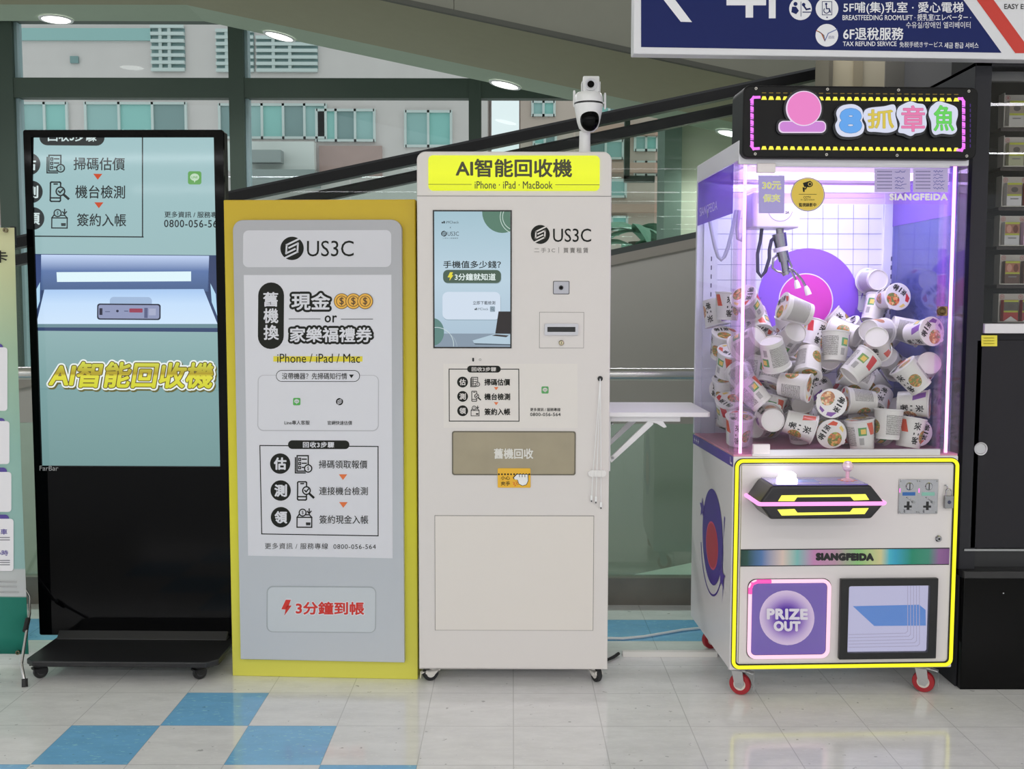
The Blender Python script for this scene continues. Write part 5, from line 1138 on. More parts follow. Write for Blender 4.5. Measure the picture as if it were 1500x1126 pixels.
# notices on the front glass
a = Art(C, .0022, fn=con); LAV = P((160, 150, 206), .4)
a.poly([(1111, 257), (1149.4, 257), (1148.8, 312.4), (1111.4, 312.4)], LAV, 1)
YG = P((206, 204, 80), .4)
a.text('30元', 1117, 266, 1144, 277, P((232, 226, 200), .4), 2, grow=.6); a.text('30元', 1117, 266, 1144, 277, YG, 3); a.text('保夾', 1118, 284.6, 1142.6, 295.6, P((232, 226, 200), .4), 2, grow=.6); a.text('保夾', 1118, 284.6, 1142.6, 295.6, YG, 3)
a.build('price_card', fp, label='lavender price card stuck on the glass')
a = Art(C, .0022, fn=con); YC = P((212, 182, 66), .4)
a.circ(1183.2, 284.6, 25, P((96, 88, 70), .4), 1); a.circ(1183.2, 284.6, 24.2, P((196, 186, 160), .4), 2); a.circ(1183.2, 284.6, 23.2, YC, 3)
a.poly([(1176, 268), (1187, 264.6), (1190.6, 271.6), (1186.6, 274), (1178, 273.6)], INK, 4); a.circ(1186.4, 269.6, 4.2, INK, 5); a.ring(1186.4, 269.6, 2.4, .8, YC, 6, n=18); a.line([(1182, 273), (1180, 276.6)], 1.8, INK, 4); a.poly([(1175.6, 274), (1179, 274.6), (1178.6, 281), (1176.4, 281)], INK, 4)
a.line([(1170.4, 284.4), (1196, 284.6)], .6, INK, 4); a.text('CCTV', 1177, 287.2, 1187.6, 290.6, INK, 4, bold=.01); a.text('in operation', 1173, 291.2, 1193, 294.2, INK, 4); a.text('監視錄影中', 1170.4, 297.2, 1195.6, 302.6, INK, 4, bold=.015)
a.build('warning_sticker', fp, label='round yellow camera warning sticker')
BL = P((70, 74, 160), .4)
for x0_, x1_, sd in ((1281, 1333.4, 5), (1337.4, 1388.6, 9)):
    rn = random.Random(sd); a = Art(C, .0022, fn=con)
    a.rect(x0_, 246.6, x1_, 281.6, P((178, 166, 206), .5), 1)
    for i in range(6):
        yy = 251.2 + 4.9 * i; x = x0_ + 4
        while x < x0_ + 26: a.rect(x, yy - .8, x + 1.5, yy + .9, P((96, 90, 140), .5), 2); x += 2.2
        if i != 1 or sd == 9:
            sq = [(x0_ + 30 + q * 1.5, yy + rn.uniform(-1.6, 1.4)) for q in range(int(rn.uniform(9, 13)))]; a.line(sq, .7, BL, 3)
    a.build('note_paper', fp, label='handwritten note sheet on the glass, ' + ('left one' if sd == 5 else 'right one'))
# ---- gantry, claw, hoses
b = B()
for yy in (.12, .46): b.box(-HWD + .01, HWD - .01, yy - .012, yy + .012, 1.655, 1.68, AL)
b.box(-.215, -.185, .12, .46, 1.635, 1.66, AL); b.build('gantry_rail', cm)
gy = .22
p, q = C.on(1103, 297, gy), C.on(1171.4, 333.6, gy)
b = B(); b.box(p[0], q[0], gy, gy + .12, q[1], 1.632, P((212, 206, 226), .35, k=1.05)); ga = b.build('carriage', cm, bevel=.006)
a = Art(C, gy - .0004, fn=con); a.ring(1143, 306, 18, .7, P((90, 86, 110), .4), 1, n=40, a0=.2, a1=PI - .2); a.text('3A', 1150.6, 309, 1156, 313, INK, 1, bold=.02); a.build('carriage_print', ga)
cpt = lambda px, py, y=gy + .05: Vector(con(px, py, y))
CHROME = P((150, 150, 160), .22, 1.0, 1.0)
b = B(); b.tube([cpt(1142, 334), cpt(1142.5, 342)], .013, STEEL, 16); b.tube([cpt(1141, 342), cpt(1144.5, 362)], [.024, .021], CHROME, 20); b.tube([cpt(1144.5, 362), cpt(1145.5, 368)], .027, P((200, 196, 216), .3), 20); b.tube([cpt(1145.5, 368), cpt(1149, 382)], [.020, .019], CHROME, 20); b.tube([cpt(1148.5, 382), cpt(1151, 398)], [.013, .012], CHROME, 16); b.tube([cpt(1150, 398), cpt(1152, 402)], .013, STEEL, 16)
for dx_ in (-4, 4): b.tube([cpt(1142.5 + dx_, 345), cpt(1147.5 + dx_, 380)], .003, CHROME, 8)
cl = b.build('claw', cm)
for pts, tip in (([(1140, 372), (1133, 378), (1131.5, 392), (1138, 397), (1150, 400)], None), ([(1154, 378), (1160, 390), (1154, 401), (1148, 400)], None), ([(1152, 389), (1164, 397), (1175, 410), (1180, 419)], ((1180, 418.5), (1184.6, 431.5))), ([(1150, 392), (1160, 398), (1166.4, 412)], ((1166, 410), (1169, 422)))):
    b = B(); b.tube([cpt(*p_) for p_ in pts], .0042, CHROME, 8); ar = b.build('claw_arm', cl)
    if tip: b = B(); b.tube([cpt(*tip[0]), cpt(*((tip[0][0] * .6 + tip[1][0] * .4, tip[0][1] * .6 + tip[1][1] * .4))), cpt(*tip[1])], [.005, .009, .0105], P((220, 216, 232), .3), 10); b.build('claw_tip', ar)
cb_ = P((48, 46, 74), .4)
b = B(); b.tube([cpt(1116, 334), cpt(1114, 352), cpt(1109.5, 372), cpt(1110, 398), cpt(1115, 405), cpt(1121, 398), cpt(1127, 378), cpt(1127, 366), cpt(1130, 352), cpt(1138, 345)], .006, cb_, 10); b.build('coiled_cable', cm)
hp = lambda px, py, y=.40: Vector(con(px, py, y))
HG = P((166, 164, 190), .35)
b = B(); b.tube([hp(1037.5, 308), hp(1042, 335), hp(1047.5, 362), hp(1052, 376), hp(1056.5, 380.5), hp(1061, 376), hp(1066.5, 362), hp(1072, 340), hp(1078.5, 308)], .0068, HG, 12); b.build('cable_loop', cm)
b = B(); b.tube([hp(1083, 308, .3), hp(1079.5, 335, .3), hp(1081, 350, .3), hp(1085.5, 352, .3), hp(1089.5, 345, .3), hp(1091.5, 308, .3)], .006, HG, 12); b.build('cable_loop', cm)
# ---- header sign
SY = -.035
sg = [C.on(px, py, SY) for px, py in ((1089.6, 124), (1434, 128), (1430.4, 232.7), (1087, 232))]
sx0, sx1 = (sg[0][0] + sg[3][0]) / 2, (sg[1][0] + sg[2][0]) / 2; sz1, sz0 = (sg[0][1] + sg[1][1]) / 2, (sg[2][1] + sg[3][1]) / 2
CY_ = lambda px, py: (lambda q: (q[0], q[1]))(C.on(px, py, SY))
SBK = P((12, 11, 12), .45, spec=.25)
b = B(); b.prism(rrect(sx0, sz0, sx1, sz1, .022), SY, .10, SBK); hd = b.build('header_sign', cm, bevel=.006, seg=3)
b = B(); b.box(-HWD + .02, HWD - .02, .0, .09, 1.755, sz0 + .02, SBK); b.build('sign_foot', hd)
a = Art(C, SY - .0004, fn=con); YB2 = E((236, 222, 60), 1.3); MG = E((226, 110, 236), 1.3); YD2 = E((150, 126, 26), .6); VD = E((84, 40, 150), .6)
ycur = lambda x, y: y + (x - 1250) * .0085
n_ = 28
for i in range(n_):
    x = 1114 + (1406 - 1114) * (i + .5) / n_; s_ = (1406 - 1114) / n_
    for y0_, fl_ in ((144.6, 1), (217.6, 1)):
        yc = ycur(x, y0_); a.poly([(x - s_ * .40, yc + 2.6), (x + s_ * .40, yc + 2.6), (x + s_ * .22, yc - 2.6), (x - s_ * .22, yc - 2.6)], YB2, 1)
    yc = ycur(x, 137); a.rect(x - s_ * .3, yc - .6, x + s_ * .3, yc + .6, YD2, 1)
for x, d_ in ((1101.6, -1), (1411.6, 1)):
    for i in range(7):
        y0_ = 145 + 10.2 * i; dy_ = ycur(x, 0); a.poly([(x - 2.4, y0_ + dy_ + 1), (x + 2.4, y0_ + dy_ + 2.5), (x + 2.4, y0_ + dy_ + 9), (x - 2.4, y0_ + dy_ + 7.6)], MG, 1); a.poly([(x - 2.4, y0_ + dy_ + 8.2), (x + 2.4, y0_ + dy_ + 9.6), (x + 2.4, y0_ + dy_ + 10.6), (x - 2.4, y0_ + dy_ + 10.2)], MG, 1)
for (pa, pb, pc) in (((1101, 146), (1104, 142.6), (1112, 142.4)), ((1101, 214), (1104, 217.8), (1111, 217.4)), ((1411.5, 148), (1409, 144.6), (1405, 144.4)), ((1411, 216), (1408.6, 220), (1403, 219.6))): a.line([pa, pb, pc], 4, MG, 1)
for i in range(9): a.rect(1420.6, 152 + i * 7.4, 1422, 156.6 + i * 7.4, VD, 1)
a.build('light_pattern', hd)
cs_ = lambda u, v: (1080 + u / 4.1667, 100 + v / 4.1667)
LBK = P((20, 22, 28), .4)
LW = E((216, 220, 240), .95, .3)
def blob(pts, grow=1.0):
    q = [cs_(*p_) for p_ in pts]; n = len(q); out = []
    for i in range(n):      # rounded outline through the points
        p0, p1, p2, p3 = q[i - 1], q[i], q[(i + 1) % n], q[(i + 2) % n]
        for t in (0, .25, .5, .75):
            out.append(tuple(.5 * ((2 * p1[k_]) + (-p0[k_] + p2[k_]) * t + (2 * p0[k_] - 5 * p1[k_] + 4 * p2[k_] - p3[k_]) * t * t + (-p0[k_] + 3 * p1[k_] - 3 * p2[k_] + p3[k_]) * t ** 3) for k_ in (0, 1)))
    cx_ = sum(p_[0] for p_ in out) / len(out); cy_ = sum(p_[1] for p_ in out) / len(out)
    res = []
    for x, y in out:
        d_ = math.hypot(x - cx_, y - cy_) or 1; res.append((x + (x - cx_) / d_ * grow, y + (y - cy_) / d_ * grow))
    return res
letters = [('8', [(640, 232), (700, 228), (745, 255), (755, 300), (748, 325), (762, 360), (750, 400), (710, 418), (640, 418), (605, 395), (592, 350), (606, 318), (598, 280), (610, 250)], (616, 256, 742, 396), (92, 160, 232), .07),
    ('抓', [(790, 250), (880, 240), (940, 228), (955, 260), (950, 290), (962, 350), (955, 380), (910, 395), (840, 390), (790, 385), (780, 340), (765, 310), (765, 275)], (780, 254, 946, 376), (212, 190, 70), .035),
    ('章', [(1010, 222), (1045, 210), (1085, 222), (1125, 230), (1142, 270), (1135, 300), (1140, 350), (1120, 390), (1075, 400), (1050, 415), (1010, 400), (975, 390), (985, 340), (965, 290), (975, 245)], (984, 230, 1134, 396), (226, 118, 170), .03),
    ('魚', [(1190, 225), (1215, 210), (1260, 220), (1320, 245), (1330, 290), (1318, 340), (1325, 380), (1300, 405), (1240, 400), (1200, 408), (1180, 385), (1175, 330), (1160, 285), (1170, 245)], (1180, 228, 1312, 392), (96, 206, 84), .03)]
for ch, pts, bx, col_, bd in letters:
    b = B(); b.prism([CY_(x - .8, y + 1.2) for x, y in blob(pts, 3.2)], SY - .010, SY, LBK); b.prism([CY_(x, y) for x, y in blob(pts, .4)], SY - .016, SY - .009, LW); lo_ = b.build('raised_letter', hd)
    a = Art(C, SY - .0163, fn=lambda px, py, yl: (*CY_(px, py)[:1], yl, CY_(px, py)[1]))
    (xa, ya), (xb, yb) = cs_(bx[0], bx[1]), cs_(bx[2], bx[3]); xa += 1.5; xb -= 1.5; ya += 1.5; yb -= 1.5
    a.text(ch, xa, ya, xb, yb, E(tuple(int(c0_ * .78) for c0_ in col_), .95), 1, grow=.95 if ch != '8' else 3.4, ngrow=14); a.text(ch, xa, ya, xb, yb, E(col_, 1.0), 2, grow=.5 if ch != '8' else 2.8, ngrow=14)
    a.build('letter_face', lo_)
# plain round pink plaque with a rounded foot
b = B(); ctr = cs_(398, 250)
b.prism([CY_(*p_) for p_ in circ(ctr[0], ctr[1], 29, 29, 48)], SY - .008, SY, LBK); b.prism([CY_(*p_) for p_ in rrect(1136, 175, 1211, 198, 9)], SY - .0075, SY, LBK)
b.prism([CY_(*p_) for p_ in circ(ctr[0], ctr[1], 25.6, 25.6, 48)], SY - .014, SY - .0075, E((236, 216, 240), .95)); b.prism([CY_(*p_) for p_ in rrect(1139, 178, 1208, 195.4, 7)], SY - .0125, SY - .0075, E((236, 216, 240), .95))
b.prism([CY_(*p_) for p_ in circ(ctr[0], ctr[1], 24.2, 24.2, 48)], SY - .0150, SY - .0139, E((236, 128, 200), .95)); b.prism([CY_(*p_) for p_ in rrect(1140.4, 179.4, 1206.6, 194, 6)], SY - .0130, SY - .0124, E((206, 130, 214), .95))
b.build('pink_plaque', hd)
b = B()
for px, py in ((113, 124), (549, 129), (982, 134), (1411, 141), (108, 523), (543, 527), (973, 532), (1398, 536)):
    x, zz = CY_(*cs_(px, py)); b = B(); b.cyl((x, SY - .0035, zz), (x, SY, zz), .0042, P((176, 172, 166), .35, 1.0, 1.0), n=16); b.cyl((x, SY - .0042, zz), (x, SY - .0035, zz), .002, BLACK, n=8); b.build('bolt', hd)
# ---- castors
RDW = P((150, 30, 40), .35)
for cx_, cy_, tn in ((-.315, .065, -.55), (.290, .065, -.55), (-.305, CD - .07, .4), (.295, CD - .07, .3)): caster(cm, cx_, cy_, .035, P((190, 190, 192), .3, .8, 1.0), RDW, P((206, 200, 192), .4), turn=tn, top=.102, brake=P((188, 190, 194), .25, .4, 1.0), wide=.62)
# ---- lamps inside the case
def lamp(name, loc, sx_, sy_, e_, col_, rot=(0, 0, 0)):
    o = area(name, loc, sx_, e_, col_, rot, sy_); o.parent = cm; return o
lamp('case_lamp', (0, .30, 1.694), .62, .46, 5.0, (.77, .75, 1.0))
lamp('case_lamp', (0, .022, 1.688), .56, .02, 1.6, (.86, .72, 1.0), (math.radians(35), 0, 0))
b = B(); b.box(-.30, .30, .02, .50, 1.697, 1.7, E((236, 232, 255), 1.0)); b.build('lamp_panel', cm)

# ================================================================== NOODLE CUPS
CUPW = (214, 212, 208)
def nmath(nt, op, a, b=None, c=None):
    n = nt.nodes.new('ShaderNodeMath'); n.operation = op
    for i, v in enumerate((a, b, c)):
        if v is None: continue
        if isinstance(v, (int, float)): n.inputs[i].default_value = v
        else: nt.links.new(v, n.inputs[i])
    return n.outputs[0]
def nmix(nt, f, a, b):
    n = nt.nodes.new('ShaderNodeMix'); n.data_type = 'RGBA'
    nt.links.new(f, n.inputs['Factor'])
    for k, v in (('A', a), ('B', b)):
        if isinstance(v, tuple): n.inputs[k].default_value = tuple(min(.9, q * 1.05) for q in lin(v)) + (1,)
        else: nt.links.new(v, n.inputs[k])
    return n.outputs['Result']
def cup_wrap(accent, food, leaf):
    """printed paper side: u runs round the cup, v from base to rim"""
    m = nm('cup_wrap'); b = principled(m); nt = m.node_tree; L = nt.links
    uv = nt.nodes.new('ShaderNodeUVMap'); sp = nt.nodes.new('ShaderNodeSeparateXYZ'); L.new(uv.outputs[0], sp.inputs[0]); U_, V_ = sp.outputs[0], sp.outputs[1]
    def band(x, a, c): return nmath(nt, 'MULTIPLY', nmath(nt, 'GREATER_THAN', x, a), nmath(nt, 'LESS_THAN', x, c))
    def rect(u0, u1, v0, v1): return nmath(nt, 'MULTIPLY', band(U_, u0, u1), band(V_, v0, v1))
    mp = nt.nodes.new('ShaderNodeMapping'); mp.inputs['Scale'].default_value = (150, 52, 1); L.new(uv.outputs[0], mp.inputs[0])
    nz = nt.nodes.new('ShaderNodeTexNoise'); nz.inputs['Scale'].default_value = 1.0; nz.inputs['Detail'].default_value = 2; L.new(mp.outputs[0], nz.inputs['Vector'])
    rows = nmath(nt, 'GREATER_THAN', nmath(nt, 'FRACT', nmath(nt, 'MULTIPLY', V_, 26)), .32)
    ink = nmath(nt, 'MULTIPLY', nmath(nt, 'GREATER_THAN', nz.outputs['Fac'], .47), rows)
    col = nmix(nt, nmath(nt, 'MULTIPLY', ink, rect(.02, .36, .12, .84)), CUPW, (70, 66, 58))
    bars = nmath(nt, 'GREATER_THAN', nmath(nt, 'FRACT', nmath(nt, 'MULTIPLY', U_, 170)), .5)
    col = nmix(nt, nmath(nt, 'MULTIPLY', bars, rect(.40, .46, .16, .42)), col, (60, 58, 56))
    col = nmix(nt, rect(.40, .50, .50, .80), col, leaf)
    col = nmix(nt, rect(.43, .49, .56, .74), col, (226, 190, 90))
    # slanted colour panel and the picture of noodles near the rim
    sl = nmath(nt, 'ADD', U_, nmath(nt, 'MULTIPLY', V_, .10))
    col = nmix(nt, nmath(nt, 'MULTIPLY', band(sl, .60, .685), band(V_, .50, .95)), col, accent)
    du = nmath(nt, 'SUBTRACT', U_, .86); dv = nmath(nt, 'SUBTRACT', V_, .40)
    d2 = nmath(nt, 'ADD', nmath(nt, 'MULTIPLY', nmath(nt, 'MULTIPLY', du, du), 90), nmath(nt, 'MULTIPLY', nmath(nt, 'MULTIPLY', dv, dv), 9))
    vo = nt.nodes.new('ShaderNodeTexVoronoi'); vo.inputs['Scale'].default_value = 34; L.new(uv.outputs[0], vo.inputs['Vector'])
    fr = nt.nodes.new('ShaderNodeValToRGB'); el = fr.color_ramp.elements
    for i, c_2 in enumerate(food):
        e_ = el[i] if i < 2 else el.new(.5)
        e_.position = i / len(food); e_.color = lin(c_2) + (1,)
    fr.color_ramp.interpolation = 'CONSTANT'; L.new(nmath(nt, 'FRACT', nmath(nt, 'MULTIPLY', vo.outputs['Color'], 1.0)), fr.inputs['Fac'])
    col = nmix(nt, nmath(nt, 'LESS_THAN', d2, .55), col, fr.outputs['Color'])
    col = nmix(nt, nmath(nt, 'LESS_THAN', V_, .035), col, (222, 220, 216))
    L.new(col, b.inputs['Base Color']); b.inputs['Roughness'].default_value = .35; b.inputs['Coat Weight'].default_value = .35; b.inputs['Coat Roughness'].default_value = .12
    return m
def lid_food(food, sc_=70):
    m = nm('lid_picture'); b = principled(m); nt = m.node_tree
    tc = nt.nodes.new('ShaderNodeTexCoord'); vo = nt.nodes.new('ShaderNodeTexVoronoi'); vo.inputs['Scale'].default_value = sc_ * 2.2; nt.links.new(tc.outputs['Object'], vo.inputs['Vector'])
    fr = nt.nodes.new('ShaderNodeValToRGB'); fr.color_ramp.interpolation = 'CONSTANT'; el = fr.color_ramp.elements
    for i, c_2 in enumerate(food):
        e_ = el[i] if i < 2 else el.new(.5)
        e_.position = i / len(food); e_.color = tuple(v * 1.1 for v in lin(c_2)) + (1,)
    nt.links.new(nmath(nt, 'FRACT', vo.outputs['Color']), fr.inputs['Fac']); nt.links.new(fr.outputs['Color'], b.inputs['Base Color']); b.inputs['Roughness'].default_value = .3
    b.inputs['Coat Weight'].default_value = .3
    return m
KINDS = [((206, 74, 44), [(222, 168, 96), (196, 120, 60), (150, 160, 70), (110, 120, 50), (216, 120, 70), (190, 150, 100)], (84, 150, 84)),
         ((122, 70, 156), [(224, 176, 120), (206, 130, 90), (226, 200, 160), (170, 110, 70), (120, 140, 80), (210, 150, 120)], (96, 160, 110)),
         ((196, 40, 48), [(206, 110, 60), (226, 150, 90), (180, 70, 40), (110, 130, 60), (230, 180, 120), (150, 90, 60)], (110, 150, 80))]
PAPW = P(CUPW, .45, k=1.1, coat=.2); RIM = P((222, 220, 218), .4, k=1.1, coat=.2)
def cup_meshes(ki):
    acc, food, leaf = KINDS[ki]
    nseg = 40; r0, r1, h0, h1 = .0362, .0442, -.050, .0415
    wrap = cup_wrap(acc, food, leaf)
    # body: recessed base, standing ring, printed side, rolled rim
    b = B(); prof = [(.0001, h0 + .004), (.0335, h0 + .004), (.0345, h0), (r0, h0), (r0 + .0004, h0 + .004)]
    b.lathe(prof, PAPW, nseg, caps=False)
    b.lathe([(r1, h1), (r1 + .0022, h1 + .0005), (r1 + .0030, h1 + .0026), (r1 + .0018, h1 + .0044), (r1 - .001, h1 + .0046)], RIM, nseg, caps=False)
    base_n = len(b.f)
    nv = 6; o = len(b.v); ix = b.mi(wrap)
    for j in range(nv + 1):
        t = j / nv
        for i in range(nseg + 1):
            a = 2 * PI * i / nseg; r = r0 + (r1 - r0) * t + .0004; b.v.append((r * math.cos(a), r * math.sin(a), h0 + .004 + (h1 - h0 - .004) * t))
    for j in range(nv):
        for i in range(nseg):
            p_ = o + j * (nseg + 1) + i; b.f.append([p_, p_ + 1, p_ + nseg + 2, p_ + nseg + 1]); b.m.append(ix); b.sm.append(True)
    # brush lettering wrapped round the side
    txt = P((24, 22, 22), .4)
    for (t_, uc, v0, v1, ww) in (('來', .735, .62, .90, .085), ('一', .735, .44, .50, .07), ('客', .735, .10, .36, .085)):
        vs, fs = glyphs(t_, 0.0, 1.0, 2)
        for gx, gy_ in ((0, 0), (.0016, 0), (-.0016, .0), (0, .012), (0, -.012)):
            q = []
            for u_, v_ in vs:
                a = 2 * PI * (uc + (u_ - .5) * ww + gx); vv = v0 + (1 - v_) * (v1 - v0) + gy_; r = r0 + (r1 - r0) * vv + .0009
                q.append((r * math.cos(a), r * math.sin(a), h0 + .004 + (h1 - h0 - .004) * vv))
            b.add(q, fs, txt)
    me = bpy.data.meshes.new('cup_body'); me.from_pydata(b.v, [], b.f)
    for mm in b.mats: me.materials.append(mm)
    me.polygons.foreach_set('material_index', b.m); me.polygons.foreach_set('use_smooth', b.sm)
    ul = me.uv_layers.new(name='wrap').data
    for p_ in me.polygons:
        if p_.material_index == ix:
            for li in p_.loop_indices:
                k_ = me.loops[li].vertex_index - o
                ul[li].uv = ((k_ % (nseg + 1)) / nseg, (k_ // (nseg + 1)) / nv)
    me.set_sharp_from_angle(angle=math.radians(35)); me.update()
    # lid: flat peel-off film with a tab and print
    b = B(); R = .0474; zt = h1 + .0050
    b.lathe([(R, zt - .0012), (R, zt), (R - .002, zt + .0006), (.0001, zt + .0004)], P((224, 222, 220), .3, k=1.1, coat=.4), nseg, caps=False)
    b.prism([(R - .002, -.007), (R + .003, -.006), (R + .004, 0), (R + .003, .006), (R - .002, .007)], zt - .0006, zt + .0003, P((224, 222, 220), .3, k=1.1, coat=.4), axis='z')
    zz = zt + .0010
    fm = lid_food(food)
    b.add([(x, y, zz) for x, y in circ(.018, -.008, .0215, .024, 28)], [tuple(range(28))], fm)
    am = P(acc, .4, k=1.1)
    b.add([(-.030, .016, zz), (-.004, .030, zz), (-.006, .041, zz), (-.022, .037, zz)], [(0, 1, 2, 3)], am)
    b.add([(.006, .030, zz), (.026, .024, zz), (.022, .034, zz), (.008, .040, zz)], [(0, 1, 2, 3)], P((226, 200, 110) if ki != 1 else acc, .4, k=1.1))
    for t_, (xa, ya, xb, yb) in (('來', (-.034, .0, -.013, .017)), ('一', (-.033, -.009, -.015, -.0055)), ('客', (-.032, -.034, -.010, -.015))):
        vs, fs = glyphs(t_, 0.0, 1.0, 2)
        for gx, gy_ in ((0, 0), (.0007, 0), (-.0007, 0), (0, .0007), (0, -.0007)):
            b.add([(xa + u_ * (xb - xa) + gx, yb - v_ * (yb - ya) + gy_, zz + .0003) for u_, v_ in vs], fs, txt)
    lm = bpy.data.meshes.new('lid'); lm.from_pydata(b.v, [], b.f)
    for mm in b.mats: lm.materials.append(mm)
    lm.polygons.foreach_set('material_index', b.m); lm.polygons.foreach_set('use_smooth', b.sm); lm.set_sharp_from_angle(angle=math.radians(35)); lm.update()
    return me, lm
CUPM = [cup_meshes(i) for i in range(3)]
CGRP = 'noodle cups in the claw machine'
CUPS = [(-0.2855, 0.3912, 1.2575, 0.05, -0.009, 0.999), (-0.2433, 0.2798, 1.2615, -0.565, -0.574, 0.593), (-0.3049, 0.3733, 1.1231, 0.027, -0.478, 0.878), (-0.3055, 0.2915, 1.0641, 0.064, -0.465, 0.883), (-0.2741, 0.2186, 1.0112, -0.151, 0.809, 0.568), (-0.1177, 0.2225, 1.1491, -0.109, 0.873, -0.476), (-0.2839, 0.1385, 1.1376, -0.606, 0.642, -0.47), (-0.0825, 0.357, 1.1754, -0.083, -0.207, 0.975), (-0.0027, 0.3275, 1.153, 0.469, 0.343, 0.814), (-0.0698, 0.2924, 1.0315, 0.569, -0.817, 0.092), (-0.1657, 0.2283, 1.0328, -0.395, -0.249, -0.884), (-0.0859, 0.1257, 1.0711, -0.234, -0.535, -0.812), (-0.1252, 0.1508, 1.2426, -0.95, -0.093, 0.298), (0.0551, 0.3207, 1.086, 0.393, 0.886, 0.247), (-0.2754, 0.0999, 0.9777, -0.642, 0.237, 0.729), (-0.2189, 0.0609, 1.1031, 0.322, 0.294, -0.9), (-0.2944, 0.3243, 0.8992, -0.125, -0.536, 0.835), (-0.3041, 0.1493, 0.8545, -0.01, -0.302, 0.953), (-0.2148, 0.0949, 0.8952, 0.157, 0.987, 0.03), (-0.0852, 0.1985, 0.9583, 0.117, 0.843, 0.525), (-0.1419, 0.0784, 1.0008, 0.82, -0.562, -0.107), (-0.1228, 0.0814, 0.8741, 0.928, -0.232, -0.29), (0.003, 0.1329, 1.1262, 0.103, 0.178, 0.979), (-0.288, 0.3882, 0.9634, -0.141, -0.324, 0.936), (-0.254, 0.4195, 0.8538, 0.877, -0.42, -0.234), (-0.0824, 0.2095, 0.8544, -0.193, -0.219, 0.956), (-0.2724, 0.4828, 0.9733, -0.313, -0.919, -0.241), (0.2636, 0.4937, 1.3487, -0.01, 1, -0.019), (0.2857, 0.3801, 1.2853, 0.08, -0.993, 0.089), (0.1343, 0.4601, 1.1934, -0.713, 0.218, 0.667), (0.1547, 0.3674, 1.158, -0.628, -0.131, 0.767), (0.1698, 0.213, 1.173, 0.785, 0.617, -0.051), (0.2363, 0.4698, 1.0365, 0.586, -0.105, 0.803), (0.2857, 0.2506, 1.1756, 0.945, -0.188, -0.268), (0.2805, 0.1142, 1.1708, 0.273, -0.955, 0.115), (0.0827, 0.2707, 1.1664, -0.667, 0.707, 0.234), (0.1115, 0.2343, 1.0168, -0.876, 0.117, 0.469), (0.1514, 0.3266, 1.0264, -0.556, 0.537, 0.634), (0.1238, 0.0922, 1.135, 0.346, 0.802, -0.486), (0.2236, 0.0541, 1.033, -0.635, 0.134, 0.761), (0.0557, 0.0542, 1.0678, 0.732, 0.116, 0.671), (0.2985, 0.1254, 1.0611, 0.128, 0.954, -0.27), (0.2558, 0.1001, 0.9426, 0.87, -0.493, 0.001), (-0.0132, 0.113, 0.9383, -0.306, -0.938, 0.161), (0.0912, 0.148, 0.945, -0.999, -0.006, 0.054), (0.1561, 0.2915, 0.8597, -0.939, 0.302, 0.164), (0.1421, 0.1408, 0.8496, 0.903, 0.409, -0.129), (-0.0221, 0.1078, 0.8522, -0.106, -0.991, -0.086), (0.0668, 0.0599, 0.8499, -0.123, 0, 0.992), (0.1531, 0.0555, 0.882, 0.067, 0.068, 0.995), (0.2367, 0.0822, 0.8518, 0.172, 0.072, 0.982), (0.2963, 0.1844, 0.8383, -0.225, -0.967, 0.116), (0.2902, 0.4528, 0.8986, 0.345, 0.126, -0.93), (0.0516, 0.1946, 0.8379, 0.676, -0.728, 0.115), (-0.2157, 0.4978, 0.8505, 0.14, 0.012, 0.99), (-0.3065, 0.485, 1.2316, 0.188, -0.147, -0.971), (0.172, 0.4882, 0.9581, -0.613, 0.114, -0.782), (-0.1968, 0.338, 1.2024, 0.01, -0.62, -0.784), (0.0713, 0.4366, 1.0578, -0.349, -0.916, 0.195), (-0.0921, 0.448, 0.9686, -0.22, -0.852, -0.476), (0.2236, 0.3721, 0.9825, 0.725, -0.294, 0.622), (0.287, 0.2787, 0.8863, 0.445, 0.451, -0.774), (-0.1922, 0.4368, 0.9658, -0.108, -0.396, -0.912), (-0.2432, 0.4907, 1.1071, -0.872, 0.167, -0.46), (-0.1466, 0.432, 1.1252, -0.817, 0.467, -0.339), (-0.0496, 0.4965, 1.1396, 0.133, -0.209, -0.969), (0.1492, 0.4002, 0.9296, 0.469, -0.208, -0.858), (0.0039, 0.2785, 0.8853, 0.919, 0.385, 0.086), (0.0967, 0.4735, 0.861, -0.063, 0.319, 0.946), (-0.1907, 0.1861, 0.9175, 0.269, 0.035, 0.962), (-0.0518, 0.4454, 0.8683, -0.574, 0.081, -0.815), (0.0645, 0.5014, 1.1448, -0.953, -0.094, 0.287), (-0.2001, 0.3691, 1.026, 0.194, 0.467, 0.862), (-0.0168, 0.5039, 1.0229, 0.946, -0.116, -0.303), (0.266, 0.4695, 1.2464, 0.37, 0.225, 0.901), (-0.1714, 0.3355, 0.8426, 0.739, 0.674, 0.022), (0.2621, 0.3786, 1.1312, 0.577, -0.065, 0.814), (0.1906, 0.2372, 0.934, -0.562, -0.6, -0.569), (0.0073, 0.3353, 0.9669, -0.92, -0.271, -0.284), (0.2501, 0.2705, 1.0633, 0.643, 0.611, -0.461), (-0.1455, 0.3258, 0.9289, 0.632, 0.754, 0.178), (-0.0485, 0.392, 1.0604, 0.085, -0.562, 0.823)]
